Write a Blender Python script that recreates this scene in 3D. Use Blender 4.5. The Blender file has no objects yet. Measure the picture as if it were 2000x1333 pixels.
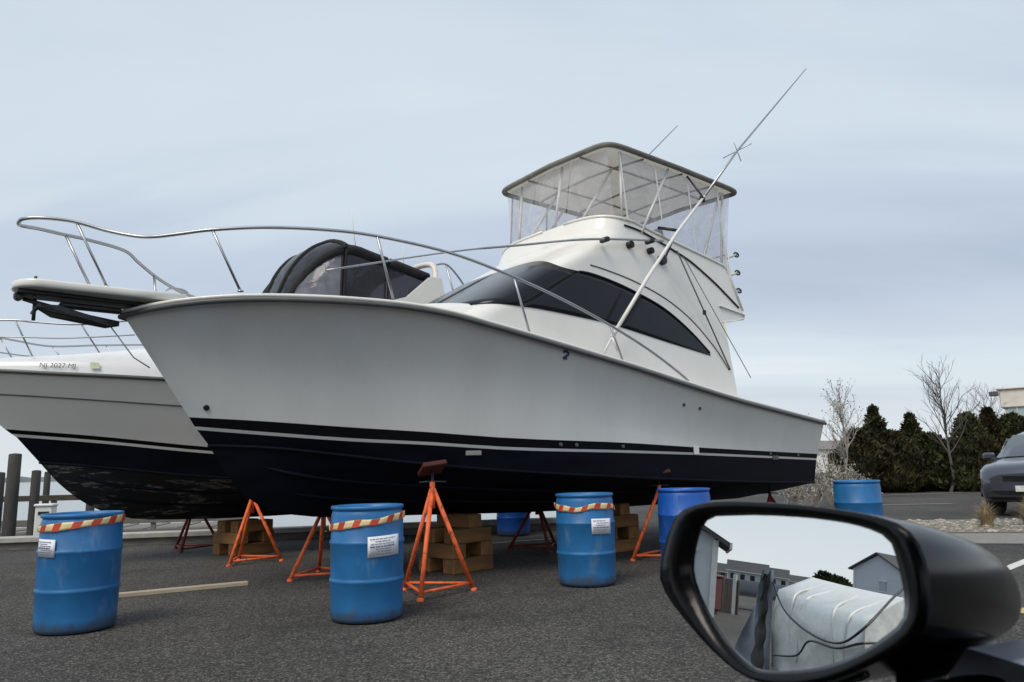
import bpy, math, random
import numpy as np
from mathutils import Vector, Matrix
random.seed(7); RNG = np.random.default_rng(7)
S = bpy.context.scene
COL = S.collection
R = math.radians
PI = math.pi

# ------------------------------------------------------------------ camera
HC = 1.15
cam = bpy.data.cameras.new('camera'); camo = bpy.data.objects.new('camera', cam); COL.objects.link(camo)
cam.sensor_width = 36; cam.lens = 36*1450/2000; cam.clip_start = .02; cam.clip_end = 6000
PITCH = math.atan((914-666.5)/1450); ROLL = R(1.35)
F_ = Vector((0, math.cos(PITCH), math.sin(PITCH)))
r0 = Vector((1, 0, 0)); u0 = Vector((0, -math.sin(PITCH), math.cos(PITCH)))
R_ = r0*math.cos(ROLL) - u0*math.sin(ROLL); U_ = u0*math.cos(ROLL) + r0*math.sin(ROLL)
camo.matrix_world = Matrix(((R_.x, U_.x, -F_.x, 0), (R_.y, U_.y, -F_.y, 0), (R_.z, U_.z, -F_.z, HC), (0, 0, 0, 1)))
cam.dof.use_dof = True; cam.dof.focus_distance = 10; cam.dof.aperture_fstop = 13
S.camera = camo

# ------------------------------------------------------------------ light
SUN_EL, SUN_AZ = R(52), R(238)        # azimuth of the sun measured from +X towards +Y
sd = Vector((math.cos(SUN_EL)*math.cos(SUN_AZ), math.cos(SUN_EL)*math.sin(SUN_AZ), math.sin(SUN_EL)))
sl = bpy.data.lights.new('sun', 'SUN'); sl.energy = 2.1; sl.angle = R(30); sl.color = (1, .92, .80)
so = bpy.data.objects.new('sun', sl); COL.objects.link(so)
so.rotation_euler = (-sd).to_track_quat('-Z', 'Y').to_euler(); so.location = sd*30

w = bpy.data.worlds.new('World'); S.world = w; w.use_nodes = True
nt = w.node_tree; nt.nodes.clear()
def N(t, typ, **kw):
    n = t.nodes.new(typ)
    for k, v in kw.items():
        if k.startswith('i_'): n.inputs[int(k[2:])].default_value = v
        else: setattr(n, k, v)
    return n
def L(t, a, ai, b, bi): t.links.new(a.outputs[ai], b.inputs[bi])
def ramp(t, pts, interp='LINEAR'):
    n = t.nodes.new('ShaderNodeValToRGB'); e = n.color_ramp.elements; n.color_ramp.interpolation = interp
    while len(e) < len(pts): e.new(.5)
    for k, (p, c) in enumerate(pts):
        e[k].position = p; e[k].color = (*c, 1) if len(c) == 3 else c
    return n
def mixc(t, fac=None, blend='MIX'):
    n = t.nodes.new('ShaderNodeMix'); n.data_type = 'RGBA'; n.blend_type = blend
    if fac is not None: n.inputs[0].default_value = fac
    return n   # A = 6, B = 7, out = 2
sky = N(nt, 'ShaderNodeTexSky', sky_type='NISHITA', sun_disc=False)
sky.sun_elevation = SUN_EL; sky.sun_rotation = PI/2 - SUN_AZ; sky.dust_density = 2.0; sky.air_density = 1.2
tc = N(nt, 'ShaderNodeTexCoord')
sep = N(nt, 'ShaderNodeSeparateXYZ'); L(nt, tc, 'Generated', sep, 0)
az = N(nt, 'ShaderNodeMath', operation='MAXIMUM', i_1=0.0); L(nt, sep, 2, az, 0)
ad = N(nt, 'ShaderNodeMath', operation='ADD', i_1=.16); L(nt, az, 0, ad, 0)
dx = N(nt, 'ShaderNodeMath', operation='DIVIDE'); L(nt, sep, 0, dx, 0); L(nt, ad, 0, dx, 1)
dy = N(nt, 'ShaderNodeMath', operation='DIVIDE'); L(nt, sep, 1, dy, 0); L(nt, ad, 0, dy, 1)
cb = N(nt, 'ShaderNodeCombineXYZ', i_2=3.7); L(nt, dx, 0, cb, 0); L(nt, dy, 0, cb, 1)
mp = N(nt, 'ShaderNodeMapping'); mp.inputs['Rotation'].default_value = (0, 0, R(40)); mp.inputs['Scale'].default_value = (.34, .85, 1); mp.inputs['Location'].default_value = (8.555, -7.752, 0)
L(nt, cb, 0, mp, 0)
n1 = N(nt, 'ShaderNodeTexNoise'); n1.inputs['Scale'].default_value = .85; n1.inputs['Detail'].default_value = 7; n1.inputs['Roughness'].default_value = .5; n1.inputs['Distortion'].default_value = .6
L(nt, mp, 0, n1, 'Vector')
n2 = N(nt, 'ShaderNodeTexNoise'); n2.inputs['Scale'].default_value = .42; n2.inputs['Detail'].default_value = 3
L(nt, mp, 0, n2, 'Vector')
ma = N(nt, 'ShaderNodeMath', operation='MULTIPLY_ADD', i_1=.55); L(nt, n1, 0, ma, 0)
mb = N(nt, 'ShaderNodeMath', operation='MULTIPLY', i_1=.45); L(nt, n2, 0, mb, 0); L(nt, mb, 0, ma, 2)
cr = ramp(nt, [(.39, (4.9, 5.7, 7.0)), (.47, (5.9, 6.75, 7.95)), (.545, (7.0, 8.0, 8.85)), (.63, (8.4, 9.1, 9.5))], 'EASE')
L(nt, ma, 0, cr, 0)
hz = ramp(nt, [(.0, (1, 1, 1)), (.07, (.55, .55, .55)), (.20, (0, 0, 0))]); L(nt, az, 0, hz, 0)
hm = mixc(nt); L(nt, hz, 0, hm, 0); L(nt, cr, 0, hm, 6); hm.inputs[7].default_value = (8.0, 8.6, 9.0, 1)
sm = mixc(nt, .9); L(nt, sky, 0, sm, 6); L(nt, hm, 2, sm, 7)
bg = N(nt, 'ShaderNodeBackground'); bg.inputs[1].default_value = .1; L(nt, sm, 2, bg, 0)
wo = N(nt, 'ShaderNodeOutputWorld'); L(nt, bg, 0, wo, 0)

vs = S.view_settings; vs.view_transform = 'Standard'; vs.look = 'None'; vs.exposure = 0.0; vs.gamma = 1; vs.use_curve_mapping = False
S.render.engine = 'CYCLES'

# ------------------------------------------------------------------ materials
MATS = {}
def mat(name, base, rough=.5, metal=0, var=0, scale=6, bump=0, bscale=40, spec=.5, coat=0, trans=0, speck=None, stretch=(1, 1, 1), bdist=.01, obj_rand=0):
    """procedural principled material: base colour with a noise variation, optional fine bump and specks"""
    if name in MATS: return MATS[name]
    m = bpy.data.materials.new(name); m.use_nodes = True; t = m.node_tree; b = t.nodes['Principled BSDF']
    b.inputs['Roughness'].default_value = rough; b.inputs['Metallic'].default_value = metal
    b.inputs['Specular IOR Level'].default_value = spec; b.inputs['Coat Weight'].default_value = coat
    c = t.nodes.new('ShaderNodeTexCoord')
    mpn = t.nodes.new('ShaderNodeMapping'); mpn.inputs['Scale'].default_value = stretch; L(t, c, 'Object', mpn, 0)
    n = t.nodes.new('ShaderNodeTexNoise'); n.inputs['Scale'].default_value = scale; n.inputs['Detail'].default_value = 6; L(t, mpn, 0, n, 'Vector')
    lo = [max(0, x*(1-var)) for x in base]; hi = [x*(1+var) for x in base]
    r = ramp(t, [(.3, lo), (.7, hi)]); L(t, n, 0, r, 0)
    last = (r, 0)
    if speck:
        v = t.nodes.new('ShaderNodeTexVoronoi'); v.inputs['Scale'].default_value = speck[0]; L(t, c, 'Object', v, 'Vector')
        rr = ramp(t, [(0, (0, 0, 0)), (.35, (0, 0, 0)), (1, (1, 1, 1))]); L(t, v, 'Color', rr, 0)
        mx = mixc(t, 1.0, 'MIX'); L(t, rr, 0, mx, 0); L(t, r, 0, mx, 6); mx.inputs[7].default_value = (*speck[1], 1); last = (mx, 2)
    if obj_rand:
        oi = t.nodes.new('ShaderNodeObjectInfo'); hs = t.nodes.new('ShaderNodeHueSaturation')
        mr = N(t, 'ShaderNodeMapRange'); mr.inputs[3].default_value = 1-obj_rand; mr.inputs[4].default_value = 1+obj_rand
        L(t, oi, 'Random', mr, 0); L(t, mr, 0, hs, 'Value'); L(t, last[0], last[1], hs, 'Color'); last = (hs, 0)
    L(t, last[0], last[1], b, 'Base Color')
    rm = N(t, 'ShaderNodeMapRange'); rm.inputs[3].default_value = rough*.85; rm.inputs[4].default_value = min(1, rough*1.2); L(t, n, 0, rm, 0); L(t, rm, 0, b, 'Roughness')
    if bump:
        bn = t.nodes.new('ShaderNodeTexNoise'); bn.inputs['Scale'].default_value = bscale; bn.inputs['Detail'].default_value = 5; L(t, mpn, 0, bn, 'Vector')
        bp = t.nodes.new('ShaderNodeBump'); bp.inputs['Strength'].default_value = bump; bp.inputs['Distance'].default_value = bdist
        L(t, bn, 0, bp, 'Height'); L(t, bp, 0, b, 'Normal')
    if trans: b.inputs['Transmission Weight'].default_value = trans
    MATS[name] = m; return m

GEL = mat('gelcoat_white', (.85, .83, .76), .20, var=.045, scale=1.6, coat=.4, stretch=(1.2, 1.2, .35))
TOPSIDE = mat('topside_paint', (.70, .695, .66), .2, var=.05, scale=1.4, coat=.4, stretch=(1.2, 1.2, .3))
def streaks(m, amt):
    t = m.node_tree; b = t.nodes['Principled BSDF']; src = b.inputs['Base Color'].links[0].from_socket
    c = N(t, 'ShaderNodeTexCoord'); mpn = N(t, 'ShaderNodeMapping'); mpn.inputs['Scale'].default_value = (7, 7, .35); L(t, c, 'Object', mpn, 0)
    n = N(t, 'ShaderNodeTexNoise'); n.inputs['Scale'].default_value = 2.4; n.inputs['Detail'].default_value = 7; n.inputs['Roughness'].default_value = .6; L(t, mpn, 0, n, 'Vector')
    r = ramp(t, [(.55, (0, 0, 0)), (.78, (amt, amt, amt))]); L(t, n, 0, r, 0); mx = mixc(t); L(t, r, 0, mx, 0); t.links.new(src, mx.inputs[6]); mx.inputs[7].default_value = (.36, .33, .27, 1); L(t, mx, 2, b, 'Base Color')
    n2_ = N(t, 'ShaderNodeTexNoise'); n2_.inputs['Scale'].default_value = .9; n2_.inputs['Detail'].default_value = 2; L(t, c, 'Object', n2_, 'Vector')
    bp = N(t, 'ShaderNodeBump'); bp.inputs['Strength'].default_value = .25; bp.inputs['Distance'].default_value = .03; L(t, n2_, 0, bp, 'Height'); L(t, bp, 0, b, 'Normal'); L(t, bp, 0, b, 'Coat Normal')
streaks(TOPSIDE, .10)
GEL2 = mat('gelcoat_cream', (.88, .86, .80), .25, var=.03, scale=1.3, coat=.3)
NAVY = mat('antifouling_navy', (.0035, .0047, .010), .6, var=.45, scale=3.5, bump=.15, bscale=30, stretch=(.5, 1, 2), spec=.12)
BOOT = mat('boot_stripe_black', (.004, .004, .005), .35, var=.2, spec=.12)
RUB = mat('rub_rail_grey', (.095, .10, .097), .45, var=.15)
STEEL = mat('stainless_tube', (.46, .47, .48), .36, metal=1, var=.05)
ALU = mat('aluminium_white', (.80, .79, .75), .35, var=.05)
DARKGL = mat('tinted_window', (.010, .011, .015), .18, var=.2, scale=2, spec=.28)
BLACKP = mat('black_plastic', (.012, .012, .013), .45, var=.2)
GALV = mat('galvanised_dark', (.06, .062, .065), .5, metal=.7, var=.3, scale=20)
ORANGE = mat('jack_orange', (.85, .15, .04), .55, var=.3, scale=14, bump=.1, bscale=60)
REDJ = mat('jack_red', (.20, .022, .014), .6, var=.3, scale=14, bump=.1, bscale=60)
RUSTY = mat('pad_red', (.075, .012, .010), .7, var=.3, scale=20)
WOOD = mat('timber_block', (.22, .108, .034), .8, var=.35, scale=9, bump=.4, bscale=25, stretch=(.25, 1, 1), obj_rand=.25)
PLANK = mat('pale_plank', (.50, .42, .30), .8, var=.15, scale=8, bump=.3, bscale=30, stretch=(.2, 1, 1))
GREYW = mat('weathered_dock', (.19, .175, .155), .9, var=.3, scale=7, bump=.5, bscale=25, stretch=(.3, 1, 1))
DKWOOD = mat('dark_piling', (.055, .053, .047), .9, var=.35, scale=8, bump=.5, bscale=20, stretch=(1, 1, .25))
BLUE = mat('drum_blue', (.018, .145, .36), .42, var=.16, scale=4, bump=.05, bscale=12, bdist=.02)
BLUE2 = mat('drum_royal_blue', (.012, .10, .44), .4, var=.1, scale=3, bump=.05, bscale=12, bdist=.02)
PAPER = mat('label_paper', (.78, .80, .84), .6, var=.03)
INK = mat('label_ink', (.18, .19, .26), .7, var=.1)
CHR = mat('tape_red', (.56, .065, .03), .5, var=.2)
CHC = mat('tape_cream', (.80, .62, .33), .5, var=.15)
CANVAS = mat('black_canvas', (.010, .010, .012), .8, var=.3, bump=.25, bscale=9, bdist=.03)
TAUPE = mat('canvas_edge_taupe', (.20, .19, .165), .8, var=.2)
DECKC = mat('deck_nonskid', (.66, .66, .63), .7, var=.05, bump=.2, bscale=120)
TEXTB = mat('lettering_black', (.03, .03, .032), .5)
STICK = mat('sticker_green', (.55, .62, .42), .5, var=.15)
LOGO = mat('logo_blue', (.025, .045, .16), .4)
WHITEP = mat('road_paint_white', (.66, .66, .63), .8, var=.18, scale=18)
WHITEO = mat('road_paint_faded', (.34, .34, .33), .85, var=.3, scale=18)
YELP = mat('road_paint_yellow', (.55, .42, .16), .8, var=.2, scale=18)
BARK = mat('bark_grey', (.10, .088, .078), .9, var=.3, scale=20, bump=.4, bscale=40)
TWIG = mat('pale_twig', (.36, .33, .29), .9, var=.3, scale=12)
SKIRT = mat('concrete_cap', (.42, .41, .38), .9, var=.15, scale=5, bump=.3, bscale=30)

def foliage(name, c, c2):
    m = mat(name, c, .65, var=.5, scale=2.2); t = m.node_tree; b = t.nodes['Principled BSDF']
    oi = [n for n in t.nodes if n.type == 'VALTORGB'][0]; oi.color_ramp.elements[1].color = (*c2, 1)
    b.inputs['Specular IOR Level'].default_value = .2
    return m
EVERG = foliage('evergreen', (.020, .030, .011), (.085, .088, .036))
EVERB = foliage('evergreen_bronze', (.028, .031, .012), (.064, .056, .024))
TANG = foliage('dry_grass', (.32, .23, .12), (.60, .47, .29))
PALEL = foliage('pale_leaves', (.30, .27, .22), (.55, .52, .46))

def vinyl(name, alpha, tint=(.9, .9, .93), dif=(.62, .63, .68), bmp=.6):
    m = bpy.data.materials.new(name); m.use_nodes = True; t = m.node_tree; t.nodes.clear()
    o = N(t, 'ShaderNodeOutputMaterial'); tr = N(t, 'ShaderNodeBsdfTransparent'); tr.inputs[0].default_value = (*tint, 1)
    p = N(t, 'ShaderNodeBsdfPrincipled'); p.inputs['Base Color'].default_value = (*dif, 1); p.inputs['Roughness'].default_value = .12
    c = N(t, 'ShaderNodeTexCoord'); n = N(t, 'ShaderNodeTexNoise'); n.inputs['Scale'].default_value = 3; n.inputs['Distortion'].default_value = 1.5; L(t, c, 'Object', n, 'Vector')
    bp = N(t, 'ShaderNodeBump'); bp.inputs['Strength'].default_value = bmp; bp.inputs['Distance'].default_value = .05; L(t, n, 0, bp, 'Height'); L(t, bp, 0, p, 'Normal')
    mr = N(t, 'ShaderNodeMapRange'); mr.inputs[1].default_value = .3; mr.inputs[2].default_value = .7; mr.inputs[3].default_value = max(0, alpha-.1); mr.inputs[4].default_value = alpha+.12; L(t, n, 0, mr, 0)
    mx = N(t, 'ShaderNodeMixShader'); L(t, mr, 0, mx, 0); L(t, tr, 0, mx, 1); L(t, p, 0, mx, 2); L(t, mx, 0, o, 0)
    MATS[name] = m; return m
VINYL = vinyl('clear_vinyl', .27, (.92, .92, .94), (.72, .72, .75), .4)
VINYLD = vinyl('smoked_vinyl', .6, (.12, .12, .14), (.045, .046, .056), .2)
VINYLC = vinyl('hazy_vinyl', .45, (.6, .6, .65), (.30, .31, .36), .3)
WATERM = mat('bay_water', (.10, .12, .13), .12, var=.1, bump=.35, bscale=1.2, bdist=.1, stretch=(1, .4, 1))

def translucent(name, c):
    m = bpy.data.materials.new(name); m.use_nodes = True; t = m.node_tree; t.nodes.clear()
    o = N(t, 'ShaderNodeOutputMaterial'); d = N(t, 'ShaderNodeBsdfDiffuse'); tl = N(t, 'ShaderNodeBsdfTranslucent')
    co = N(t, 'ShaderNodeTexCoord'); n = N(t, 'ShaderNodeTexNoise'); n.inputs['Scale'].default_value = 4; L(t, co, 'Object', n, 'Vector')
    r = ramp(t, [(.3, [x*.9 for x in c]), (.7, c)]); L(t, n, 0, r, 0); L(t, r, 0, d, 0); L(t, r, 0, tl, 0)
    mx = N(t, 'ShaderNodeMixShader', i_0=.42); L(t, d, 0, mx, 1); L(t, tl, 0, mx, 2); L(t, mx, 0, o, 0)
    MATS[name] = m; return m
TOPC = translucent('hardtop_fabric', (.56, .53, .47))

def asphalt():
    m = bpy.data.materials.new('asphalt'); m.use_nodes = True; t = m.node_tree; b = t.nodes['Principled BSDF']
    c = N(t, 'ShaderNodeTexCoord')
    v = N(t, 'ShaderNodeTexVoronoi'); v.inputs['Scale'].default_value = 85; L(t, c, 'Object', v, 'Vector')
    vr = ramp(t, [(0, (.026, .025, .024)), (.45, (.060, .057, .052)), (.8, (.102, .097, .089)), (1, (.21, .20, .185))])
    sx = N(t, 'ShaderNodeSeparateColor'); L(t, v, 'Color', sx, 0); L(t, sx, 0, vr, 0)
    n = N(t, 'ShaderNodeTexNoise'); n.inputs['Scale'].default_value = .35; n.inputs['Detail'].default_value = 8; n.inputs['Roughness'].default_value = .62; L(t, c, 'Object', n, 'Vector')
    nr = ramp(t, [(.30, (.62, .62, .62)), (.70, (1.36, 1.35, 1.32))]); L(t, n, 0, nr, 0)
    mx = mixc(t, 1, 'MULTIPLY'); L(t, vr, 0, mx, 6); L(t, nr, 0, mx, 7)
    # oil stains
    n3 = N(t, 'ShaderNodeTexNoise'); n3.inputs['Scale'].default_value = 1.1; n3.inputs['Detail'].default_value = 4; L(t, c, 'Object', n3, 'Vector')
    r3 = ramp(t, [(.60, (1, 1, 1)), (.70, (.70, .70, .71))]); L(t, n3, 0, r3, 0)
    m3 = mixc(t, 1, 'MULTIPLY'); L(t, mx, 2, m3, 6); L(t, r3, 0, m3, 7)
    # hairline cracks
    v2 = N(t, 'ShaderNodeTexVoronoi', feature='DISTANCE_TO_EDGE'); v2.inputs['Scale'].default_value = .28
    wv = N(t, 'ShaderNodeTexNoise'); wv.inputs['Scale'].default_value = 2.2; wv.inputs['Detail'].default_value = 5; L(t, c, 'Object', wv, 'Vector')
    wa = mixc(t, .25, 'LINEAR_LIGHT'); L(t, c, 'Object', wa, 6); L(t, wv, 'Color', wa, 7); L(t, wa, 2, v2, 'Vector')
    cr_ = ramp(t, [(0, (.97, .97, .97)), (.004, (.99, .99, .99)), (.009, (1, 1, 1))]); L(t, v2, 0, cr_, 0)
    m4 = mixc(t, 1, 'MULTIPLY'); L(t, m3, 2, m4, 6); L(t, cr_, 0, m4, 7)
    L(t, m4, 2, b, 'Base Color'); b.inputs['Roughness'].default_value = .85; b.inputs['Specular IOR Level'].default_value = .3
    bp = N(t, 'ShaderNodeBump'); bp.inputs['Strength'].default_value = .7; bp.inputs['Distance'].default_value = .012; L(t, v, 0, bp, 'Height'); L(t, bp, 0, b, 'Normal')
    return m
ASPH = asphalt()

def foul():
    """old antifouling with bare, barnacled patches"""
    m = bpy.data.materials.new('fouled_bottom'); m.use_nodes = True; t = m.node_tree; b = t.nodes['Principled BSDF']
    c = N(t, 'ShaderNodeTexCoord'); mpn = N(t, 'ShaderNodeMapping'); mpn.inputs['Scale'].default_value = (.8, 1.4, 5.5); L(t, c, 'Object', mpn, 0)
    n = N(t, 'ShaderNodeTexNoise'); n.inputs['Scale'].default_value = 2.0; n.inputs['Detail'].default_value = 9; n.inputs['Roughness'].default_value = .68; L(t, mpn, 0, n, 'Vector')
    r = ramp(t, [(.46, (.002, .0025, .004)), (.545, (.006, .007, .009)), (.585, (.16, .16, .15)), (.63, (.012, .013, .014)), (.70, (.02, .02, .02)), (.76, (.30, .30, .28))]); L(t, n, 0, r, 0)
    L(t, r, 0, b, 'Base Color'); b.inputs['Roughness'].default_value = .75
    bp = N(t, 'ShaderNodeBump'); bp.inputs['Strength'].default_value = .6; bp.inputs['Distance'].default_value = .02; L(t, n, 0, bp, 'Height'); L(t, bp, 0, b, 'Normal')
    return m
FOUL = foul()

# ------------------------------------------------------------------ mesh helpers
class MB:
    """collects shapes; build() links them as one mesh object"""
    def __init__(s): s.v = []; s.f = []; s.sm = []
    def add(s, v, f, smooth=False):
        o = len(s.v); s.v += [tuple(x) for x in v]; s.f += [tuple(i+o for i in q) for q in f]; s.sm += [smooth]*len(f); return s
    def box(s, c, d, rz=0, M=None, bev=0.0):
        x, y, z = [q/2 for q in d]
        if bev:
            k = min(bev, x*.9, y*.9, z*.9); vs_ = []
            for zz, e in ((-z, 1), (-z+k, 0), (z-k, 0), (z, 1)):
                X, Y = x-k*e, y-k*e
                for px, py in ((X-k*(1-e), -Y), (X, -Y+k*(1-e)), (X, Y-k*(1-e)), (X-k*(1-e), Y), (-X+k*(1-e), Y), (-X, Y-k*(1-e)), (-X, -Y+k*(1-e)), (-X+k*(1-e), -Y)):
                    vs_.append((px, py, zz))
            fs = [tuple(reversed(range(8))), tuple(range(24, 32))]
            for l in range(3):
                for i in range(8): j = (i+1) % 8; fs.append((l*8+i, l*8+j, l*8+8+j, l*8+8+i))
        else:
            vs_ = [(-x, -y, -z), (x, -y, -z), (x, y, -z), (-x, y, -z), (-x, -y, z), (x, -y, z), (x, y, z), (-x, y, z)]
            fs = [(3, 2, 1, 0), (4, 5, 6, 7), (0, 1, 5, 4), (1, 2, 6, 5), (2, 3, 7, 6), (3, 0, 4, 7)]
        T = M if M else Matrix.Translation(Vector(c)) @ Matrix.Rotation(rz, 4, 'Z')
        return s.add([tuple(T @ Vector(q)) for q in vs_], fs)
    def tube(s, pts, r, n=8, cap=True, closed=False):
        P = [Vector(p) for p in pts]; m = len(P); rr = r if isinstance(r, (list, tuple)) else [r]*m
        vv = []; up = None
        for i in range(m):
            if closed: tg = (P[(i+1) % m]-P[i-1]).normalized()
            else: tg = (P[min(i+1, m-1)]-P[max(i-1, 0)]).normalized()
            if up is None:
                up = Vector((0, 0, 1)) if abs(tg.z) < .9 else Vector((1, 0, 0))
            a = tg.cross(up).normalized(); up = a.cross(tg).normalized()
            for k in range(n):
                t = 2*PI*k/n; vv.append(tuple(P[i]+(a*math.cos(t)+up*math.sin(t))*rr[i]))
        ff = []
        for i in range(m if closed else m-1):
            j = (i+1) % m
            for k in range(n): q = (k+1) % n; ff.append((i*n+k, i*n+q, j*n+q, j*n+k))
        o = len(s.v); s.add(vv, ff, True)
        if cap and not closed: s.f += [tuple(o+k for k in reversed(range(n))), tuple(o+(m-1)*n+k for k in range(n))]; s.sm += [False, False]
        return s
    def grid(s, rows, smooth=True, flip=False, closed=False):
        n = len(rows[0]); v = [p for r in rows for p in r]; f = []
        for i in range(len(rows)-1):
            for k in range(n if closed else n-1):
                q = (k+1) % n; a = (i*n+k, i*n+q, (i+1)*n+q, (i+1)*n+k); f.append(a[::-1] if flip else a)
        return s.add(v, f, smooth)
    def lathe(s, prof, n=32, c=(0, 0, 0), smooth=True):
        rows = [[(c[0]+r*math.cos(2*PI*k/n), c[1]+r*math.sin(2*PI*k/n), c[2]+z) for k in range(n)] for r, z in prof]
        return s.grid(rows, smooth, closed=True)
    def poly(s, pts): return s.add(pts, [tuple(range(len(pts)))])
    def prism(s, pts, vec, smooth=False):
        n = len(pts); a = [Vector(p) for p in pts]; b = [p+Vector(vec) for p in a]
        return s.add([tuple(p) for p in a+b], [tuple(reversed(range(n))), tuple(range(n, 2*n))]+[(i, (i+1) % n, n+(i+1) % n, n+i) for i in range(n)], smooth)
    def build(s, name, m, parent=None, loc=None, rz=0, solid=0, mesh_only=False):
        me = bpy.data.meshes.new(name); me.from_pydata(s.v, [], s.f); me.update()
        me.polygons.foreach_set('use_smooth', s.sm)
        if m: me.materials.append(m)
        if mesh_only: return me
        o = bpy.data.objects.new(name, me); COL.objects.link(o)
        if parent: o.parent = parent
        if loc: o.location = loc
        if rz: o.rotation_euler.z = rz
        if solid:
            md = o.modifiers.new('thick', 'SOLIDIFY'); md.thickness = solid; md.offset = -1
        return o
def obj_from(name, me, parent=None, loc=(0, 0, 0), rot=(0, 0, 0), scale=None):
    o = bpy.data.objects.new(name, me); COL.objects.link(o); o.location = loc; o.rotation_euler = rot
    if parent: o.parent = parent
    if scale: o.scale = scale
    return o
def thing(name, label, cat, loc=(0, 0, 0), rz=0, group=None):
    o = bpy.data.objects.new(name, None); COL.objects.link(o); o.empty_display_size = .2
    o.location = loc; o.rotation_euler = (0, 0, rz); return tag(o, label, cat, group)
def tag(o, label=None, cat=None, group=None, kind=None):
    if label: o['label'] = label
    if cat: o['category'] = cat
    if group: o['group'] = group
    if kind: o['kind'] = kind
    return o
def struct(o): o['kind'] = 'structure'; return o
def recalc(o):
    import bmesh
    b = bmesh.new(); b.from_mesh(o.data); bmesh.ops.remove_doubles(b, verts=b.verts, dist=1e-5); bmesh.ops.recalc_face_normals(b, faces=b.faces); b.to_mesh(o.data); b.free(); return o
def itp(tab):
    """smooth (monotone-ish cubic) interpolation through a table of (x, y)"""
    tab = sorted(tab); X = [p[0] for p in tab]; Y = [p[1] for p in tab]; n = len(X)
    d = [(Y[i+1]-Y[i])/(X[i+1]-X[i]) for i in range(n-1)]
    m = [d[0]]+[(d[i-1]+d[i])/2 for i in range(1, n-1)]+[d[-1]]
    def f(x):
        if x <= X[0]: return Y[0]+m[0]*(x-X[0])
        if x >= X[-1]: return Y[-1]+m[-1]*(x-X[-1])
        i = next(k for k in range(n-1) if x <= X[k+1]); h = X[i+1]-X[i]; t = (x-X[i])/h
        return (2*t**3-3*t*t+1)*Y[i]+(t**3-2*t*t+t)*h*m[i]+(-2*t**3+3*t*t)*Y[i+1]+(t**3-t*t)*h*m[i+1]
    return f
def smoothpath(pts, k=6):
    n = len(pts); P = [Vector(p) for p in pts]; out = []
    for i in range(n-1):
        p0 = P[max(i-1, 0)]; p1 = P[i]; p2 = P[i+1]; p3 = P[min(i+2, n-1)]
        for j in range(k):
            t = j/k; out.append(.5*((2*p1)+(p2-p0)*t+(2*p0-5*p1+4*p2-p3)*t*t+(3*p1-p0-3*p2+p3)*t**3))
    out.append(P[-1]); return [tuple(p) for p in out]
def lerp(a, b, t): return a+(b-a)*t
def text_mesh(name, s, size, m, parent, M):
    c = bpy.data.curves.new(name, 'FONT'); c.body = s; c.size = size; c.extrude = .0006
    o = bpy.data.objects.new(name, c); COL.objects.link(o)
    dg = bpy.context.evaluated_depsgraph_get(); me = bpy.data.meshes.new_from_object(o.evaluated_get(dg)); bpy.data.objects.remove(o)
    me.materials.clear(); me.materials.append(m)
    o2 = bpy.data.objects.new(name, me); COL.objects.link(o2); o2.parent = parent; o2.matrix_local = M; return o2
def frame(origin, xdir, ydir):
    x = Vector(xdir).normalized(); z = x.cross(Vector(ydir)).normalized(); y = z.cross(x)
    return Matrix(((x.x, y.x, z.x, origin[0]), (x.y, y.y, z.y, origin[1]), (x.z, y.z, z.z, origin[2]), (0, 0, 0, 1)))

# ================================================================== SETTING
# land (asphalt yard) with its edge at the bulkhead, the bay beyond it
edge = [(-400, 110), (-60, 16), (-9, 12.6), (-3.4, 13.6), (1.6, 14.4), (6.0, 40), (30, 120), (300, 900)]
land = edge+[(2500, 900), (2500, -900), (-400, -900)]
b = MB(); b.poly([(x, y, 0) for x, y in land][::-1])
b.add([(x, y, z) for x, y in edge for z in (0, -3)], [(2*i, 2*i+1, 2*i+3, 2*i+2) for i in range(len(edge)-1)])
struct(recalc(b.build('asphalt_ground', ASPH)))
b = MB(); b.poly([(-4000, -4000, -.75), (4000, -4000, -.75), (4000, 4000, -.75), (-4000, 4000, -.75)])
struct(b.build('water', WATERM))
# far shore: low wooded strip across the bay
b = MB(); rows = []
for k in range(160):
    t = k/159; ang = lerp(R(82), R(165), t); D = 620
    h_ = 1.6+1.6*abs(math.sin(k*1.7))*random.random()+1.0*random.random()
    c_ = (math.cos(ang), math.sin(ang)); rows.append([(c_[0]*D, c_[1]*D, -.75), (c_[0]*(D+2), c_[1]*(D+2), h_*.6), (c_[0]*(D+18), c_[1]*(D+18), h_), (c_[0]*(D+60), c_[1]*(D+60), -.75)])
b.grid(rows)
struct(b.build('far_shore', mat('far_shore_scrub', (.15, .17, .17), .9, var=.2, scale=.05)))

# bulkhead timber cap along the yard's edge
def timber_run(p, q, z0, hgt, wid, name, m, parent=None):
    p = Vector(p); q = Vector(q); d = q-p; a = math.atan2(d.y, d.x); c = (p+q)/2
    b_ = MB(); b_.box((c.x, c.y, z0+hgt/2), (d.length, wid, hgt), a, bev=.012)
    return b_.build(name, m, parent)
bk = thing('bulkhead', 'low weathered timber bulkhead along the edge of the yard behind the boats', 'bulkhead', (-9, 12.6, 0))
for (p, q) in (((-60, 16), (-9, 12.6)), ((-9, 12.6), (-3.4, 13.6)), ((-3.4, 13.6), (1.55, 14.4))):
    for (z0, hh, off, ww_) in ((-.35, .46, 0, .12), (.115, .09, .05, .34)):
        o = timber_run((p[0]+9, p[1]-12.6+off), (q[0]+9, q[1]-12.6+off), z0, hh, ww_, 'cap_board' if hh < .2 else 'wale', SKIRT if hh < .2 else GREYW, bk)
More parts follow.
